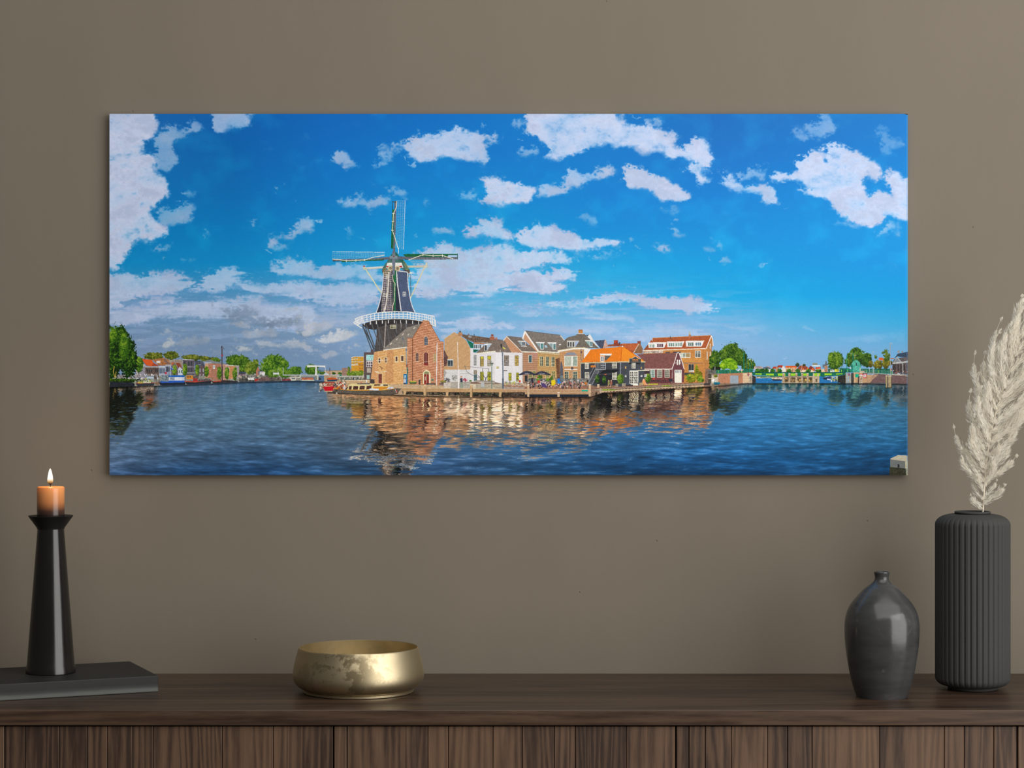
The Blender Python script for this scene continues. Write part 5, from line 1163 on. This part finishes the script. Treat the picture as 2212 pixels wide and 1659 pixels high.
wk = lathe('wick', [(0, 0), (.0006, 0), (.00055, .0015), (.0007, .0030), (.0022, .0037), (.0020, .0050), (0, .0058)], WICK, cd, 16, loc=(-.0005, 0, hw-.0006))
fh = 34*k_; fr = 6.1*k_
lathe('flame', [(0, 0), (fr*.45, fh*.02), (fr*.85, fh*.06), (fr, fh*.15), (fr*.99, fh*.28), (fr*.9, fh*.45), (fr*.72, fh*.63), (fr*.5, fh*.8), (fr*.25, fh*.93), (0, fh)], FLAME, cd, 32, loc=(-.0008, 0, hw+.0032), sharp=180)
pl = bpy.data.lights.new('flame_light', 'POINT'); pl.energy = .10; pl.color = (1., .62, .30); pl.shadow_soft_size = .006
plo = bpy.data.objects.new('flame_light', pl); COL.objects.link(plo); plo.location = (xh, YC, cz+hw+.030)

# ------------------------------------------------------------------ brass bowl
YB = F*(ZC-ZT)/(1494-CY); kb = YB/F
bw = tag(empty('bowl', (wx(774.3, YB), YB, ZT+.0002)), 'round brass bowl with mottled patina and small foot ring on the sideboard', 'bowl')
outer = smooth_prof([(.0770, .0048), (.0800, .0058), (.0858, .0095), (.0906, .0158), (.0924, .0230), (.0918, .0320), (.0896, .0430), (.0868, .0530), (.0842, .0625)], 5)
inner = [(.0828, .0626), (.0852, .0530), (.0880, .0430), (.0902, .0320), (.0905, .0230), (.0885, .0165), (.083, .0110), (.075, .0078), (.04, .0066), (0, .0064)]
def wob(r, z, a, i): return r*(1+.0022*math.sin(2*a+.6)+.0012*math.sin(5*a+z*60))
lathe('body', [(0, .0042)]+[(.05, .0044)]+outer+[(.0836, .0632)]+inner, BRASS, bw, 160, rfun=wob)
lathe('foot_ring', [(.070, .0046), (.070, 0), (.0768, 0), (.0780, .0008), (.0782, .0036), (.0772, .0047)], BRASS, bw, 128)

# ------------------------------------------------------------------ small glazed vase
YV = F*(ZC-ZT)/(1504.4-CY); kv = YV/F
sv = [(1490, 174), (1400, 207), (1300, 231), (1200, 249), (1100, 262), (1000, 267), (930, 263), (880, 252), (840, 236), (800, 212), (750, 170), (700, 121), (665, 74), (640, 53), (620, 50), (600, 54), (588, 57)]
pr = [(h/3.317*kv, (1504.4-(1060+y/3.317))*kv) for y, h in sv]
vase = tag(empty('small_vase', (wx(1904.8, YV), YV, ZT+.0002)), 'small glossy grey bottle vase with narrow neck, left of the ribbed vase', 'vase')
out = smooth_prof([(pr[0][0]-.0012, .0012)]+pr, 5)
def wobv(r, z, a, i): return r*(1+.004*math.sin(a+z*9)+.0025*math.sin(2*a-z*22))
tz = pr[-1][1]
lathe('body', [(0, .0004), (pr[0][0]-.004, 0), (pr[0][0]-.002, .0003)]+out+[(pr[-1][0]-.0004, tz+.0012), (pr[-1][0]-.0016, tz+.0014), (pr[-1][0]-.003, tz+.0004), (pr[-1][0]-.0042, tz-.006), (pr[-1][0]-.003, tz-.016), (.02, tz-.04), (0, tz-.045)], GLAZE, vase, 128, rfun=wobv, sharp=60)

# ------------------------------------------------------------------ ribbed vase
YT = 3.039; kt = YT/F; RT = 80*kt
tv = tag(empty('ribbed_vase', (wx(2101, YT), YT, ZT+.0002)), 'tall matt charcoal ribbed vase holding a pampas plume, at the right end', 'vase')
zt0, zt1 = .0165, .234
def sh(t): return RT - (RT-.030)*(1-math.cos(t))
prof = [(0, .0003), (.0335, 0), (.0349, .0008), (.0349, .0040), (.0362, .0046)]
for i in range(1, 9):
    a = i/8*math.pi/2; prof.append((.0362+(RT-.0362)*math.sin(a), .0046+(zt0-.0046)*(1-math.cos(a))))
for i in range(1, 24): prof.append((RT, zt0+(zt1-zt0)*i/24))
zs = .2495
for i in range(0, 13):
    a = i/12*math.pi/2; prof.append((.0235+(RT-.0235)*math.cos(a)**.85, zt1+(zs-zt1)*math.sin(a)))
prof += [(.0237, .2500), (.0252, .2504), (.0256, .2514), (.0253, .2528), (.0240, .2533), (.0225, .2528), (.0215, .2500), (.0215, .2440), (.045, .235), (.047, .1), (.03, .02), (0, .018)]
NR = 40
def ribs(r, z, a, i):
    if r < .036 or i > 4+8+23+11 or z > .2462: return r
    a += .04
    f = min(1, max(0, (z-.0052)/.010))*min(1, max(0, (.2470-z)/.013))
    c = math.cos(a*NR)                 # rounded ribs with narrow grooves between
    g = max(0., (-c-.05)/.95)
    return r-f*(.00165*g**.8)
lathe('body', prof, CHARCOAL, tv, NR*12, rfun=ribs, sharp=60)
# ------------------------------------------------------------------ pampas plume
stem_px = [(2119, 1135), (2124, 1108), (2127, 1060), (2132, 1000), (2143, 930), (2162, 860), (2188, 780), (2216, 700), (2246, 625), (2262, 590)]
YPm = YT+.002
plume = tag(empty('pampas_plume', (wx(2119, YPm), YPm, wz(1135, YPm))), 'cream dried pampas grass plume leaning right out of the ribbed vase', 'plant')
org = plume.location.copy()
def P3(px, py, dy=0.): return Vector((wx(px, YPm), YPm+dy, wz(py, YPm)))-org
def path(pts, n):
    out = []; Q = [pts[0]]+pts+[pts[-1]]
    seg = len(pts)-1
    for k in range(n+1):
        u = k/n*seg; i = min(int(u), seg-1); t = u-i; a, b, c, d = Q[i:i+4]
        out.append(.5*((2*b)+(-a+c)*t+(2*a-5*b+4*c-d)*t*t+(-a+3*b-3*c+d)*t**3))
    return out
def tube(pts, r0, r1, n=6):
    vs, fs = [], []
    for i, p in enumerate(pts):
        t = (pts[min(i+1, len(pts)-1)]-pts[max(i-1, 0)]).normalized(); u = t.cross(Vector((0, 1, 0))).normalized(); w = t.cross(u)
        r = r0+(r1-r0)*i/(len(pts)-1)
        for k in range(n):
            a = 2*math.pi*k/n; vs.append(tuple(p+u*r*math.cos(a)+w*r*math.sin(a)))
    for i in range(len(pts)-1):
        for k in range(n): k2 = (k+1) % n; fs.append((i*n+k, i*n+k2, (i+1)*n+k2, (i+1)*n+k))
    return vs, fs
vs, fs = tube(path([P3(*p, .003) for p in stem_px], 40), .0013, .0005)
mesh_obj('stem', vs, fs, STEM, plume, smooth=True)
rr = random.Random(11)
def plumelet(s, e, wd, dy0, dy1, bow, dens=1.0, mat=PAMPAS):
    """a feathery side branch: thin axis, short branchlets, each with hair-fine fibres"""
    a, b = P3(*s, dy0), P3(*e, dy1); ax = b-a; L_ = ax.length
    side = Vector((ax.z, 0, -ax.x)).normalized()
    mid = (a+b)/2+side*bow*L_; mid2 = a+ax*.78+side*bow*L_*.75
    n = 26; pts = path([a, mid, mid2, b], n)
    vs, fs = tube(pts, .0006, .00015, 3)
    def fibre(p, d, ln, w):
        d = d.normalized(); u = d.cross(Vector((rr.uniform(-1, 1), rr.uniform(-1, 1), rr.uniform(-1, 1)))).normalized()*w
        i = len(vs); m_ = p+d*ln*.5
        vs.extend([tuple(p-u*.6), tuple(p+u*.6), tuple(m_+u), tuple(m_-u), tuple(p+d*ln)]); fs.extend([(i, i+1, i+2, i+3), (i+3, i+2, i+4)])
    W_ = wd*kt*1.2
    cnt = int(L_/.00018*dens)
    for q in range(cnt):
        t = rr.random()**1.1*.945
        k = t*n; i = min(int(k), n-1); p = pts[i].lerp(pts[i+1], k-i); tg = (pts[i+1]-pts[i]).normalized()
        env = (math.sin(min(1, t*1.25+.10)*math.pi)**.7 if t < .85 else .40*(1-t)/.15+.03)
        env = max(env, .035)
        ang = rr.uniform(0, 2*math.pi); u = tg.cross(Vector((0, 1, 0))).normalized(); w = tg.cross(u)
        rad = (u*math.cos(ang)+w*math.sin(ang)*.8)
        sub = p+rad*W_*env*rr.random()**1.1*.5
        d = tg*rr.uniform(.9, 1.5)+rad*rr.uniform(.12, .5)+Vector((rr.uniform(-.12, .12), rr.uniform(-.12, .12), rr.uniform(-.05, .15)))
        ln = W_*env*rr.uniform(.55, 1.25)
        for _ in range(3):
            fibre(sub+Vector([rr.uniform(-1, 1)*.0012*min(1, env*1.4+.08) for _ in range(3)]), d+Vector([rr.uniform(-.22, .22) for _ in range(3)]), ln*rr.uniform(.6, 1.1), rr.uniform(.00014, .00032))
    o = mesh_obj('plumelet', vs, fs, mat, plume); return o
PL = [  # start, tip, width px, depth start, depth tip, bow
 ((2122, 1100), (2095, 1067), 10, 0, -.006, -.10), ((2123, 1092), (2103, 1076), 6, .002, .01, -.1), ((2123, 1080), (2103, 1032), 10, 0, .010, -.12),
 ((2124, 1062), (2111, 1015), 11, -.002, -.010, -.10), ((2125, 1050), (2072, 962), 11, .002, -.012, -.14), ((2126, 1040), (2092, 956), 12, -.002, .012, -.12),
 ((2128, 1022), (2064, 915), 11, 0, .014, -.12), ((2129, 1015), (2094, 921), 12, -.003, -.012, -.12), ((2131, 1000), (2099, 892), 12, .002, -.018, -.13),
 ((2133, 985), (2110, 905), 12, 0, .004, -.10), ((2135, 965), (2102, 837), 12, 0, .010, -.14), ((2137, 955), (2117, 831), 13, -.003, -.014, -.13),
 ((2139, 945), (2130, 850), 14, .002, .0, -.10), ((2142, 925), (2121, 801), 12, 0, .012, -.12), ((2144, 915), (2138, 803), 14, -.003, -.014, -.10),
 ((2150, 900), (2114, 754), 11, .004, .018, -.12), ((2152, 885), (2135, 755), 12, 0, .016, -.10), ((2155, 870), (2147, 772), 11, .003, .010, -.08),
 ((2160, 865), (2160, 708), 12, 0, -.012, -.14), ((2165, 850), (2171, 682), 12, .003, .012, -.12), ((2168, 840), (2183, 693), 13, -.003, -.010, -.10),
 ((2178, 810), (2196, 677), 13, .002, .006, -.10), ((2185, 790), (2212, 660), 13, 0, -.004, -.10), ((2195, 760), (2226, 620), 13, 0, .006, -.08),
 ((2200, 745), (2212, 634), 13, .002, .006, -.08), ((2206, 730), (2238, 590), 15, .0, .004, .06), ((2192, 770), (2246, 640), 15, -.002, .004, .10), ((2124, 1088), (2169, 1045), 13, 0, -.010, .08), ((2124, 1078), (2158, 1036), 9, .002, .010, .06), ((2127, 1050), (2137, 985), 12, -.003, -.012, .14),
 ((2128, 1040), (2194, 981), 13, 0, -.012, .06), ((2129, 1025), (2190, 947), 13, .002, .010, .08), ((2131, 1012), (2150, 950), 13, -.003, -.016, .16),
 ((2134, 985), (2200, 914), 15, 0, -.010, .10), ((2136, 970), (2178, 880), 14, .003, .014, .12), ((2138, 955), (2212, 866), 18, -.003, -.016, .12),
 ((2141, 935), (2228, 835), 19, .0, .004, .12), ((2145, 915), (2236, 800), 19, -.003, -.014, .12), ((2152, 895), (2190, 800), 14, .003, .012, .12),
 ((2155, 880), (2248, 752), 19, .002, .010, .12), ((2162, 860), (2215, 762), 15, -.003, -.012, .14), ((2170, 835), (2262, 705), 18, .0, .004, .10), ((2180, 805), (2240, 690), 16, -.003, -.010, .12)]
for p in PL: plumelet(*p)
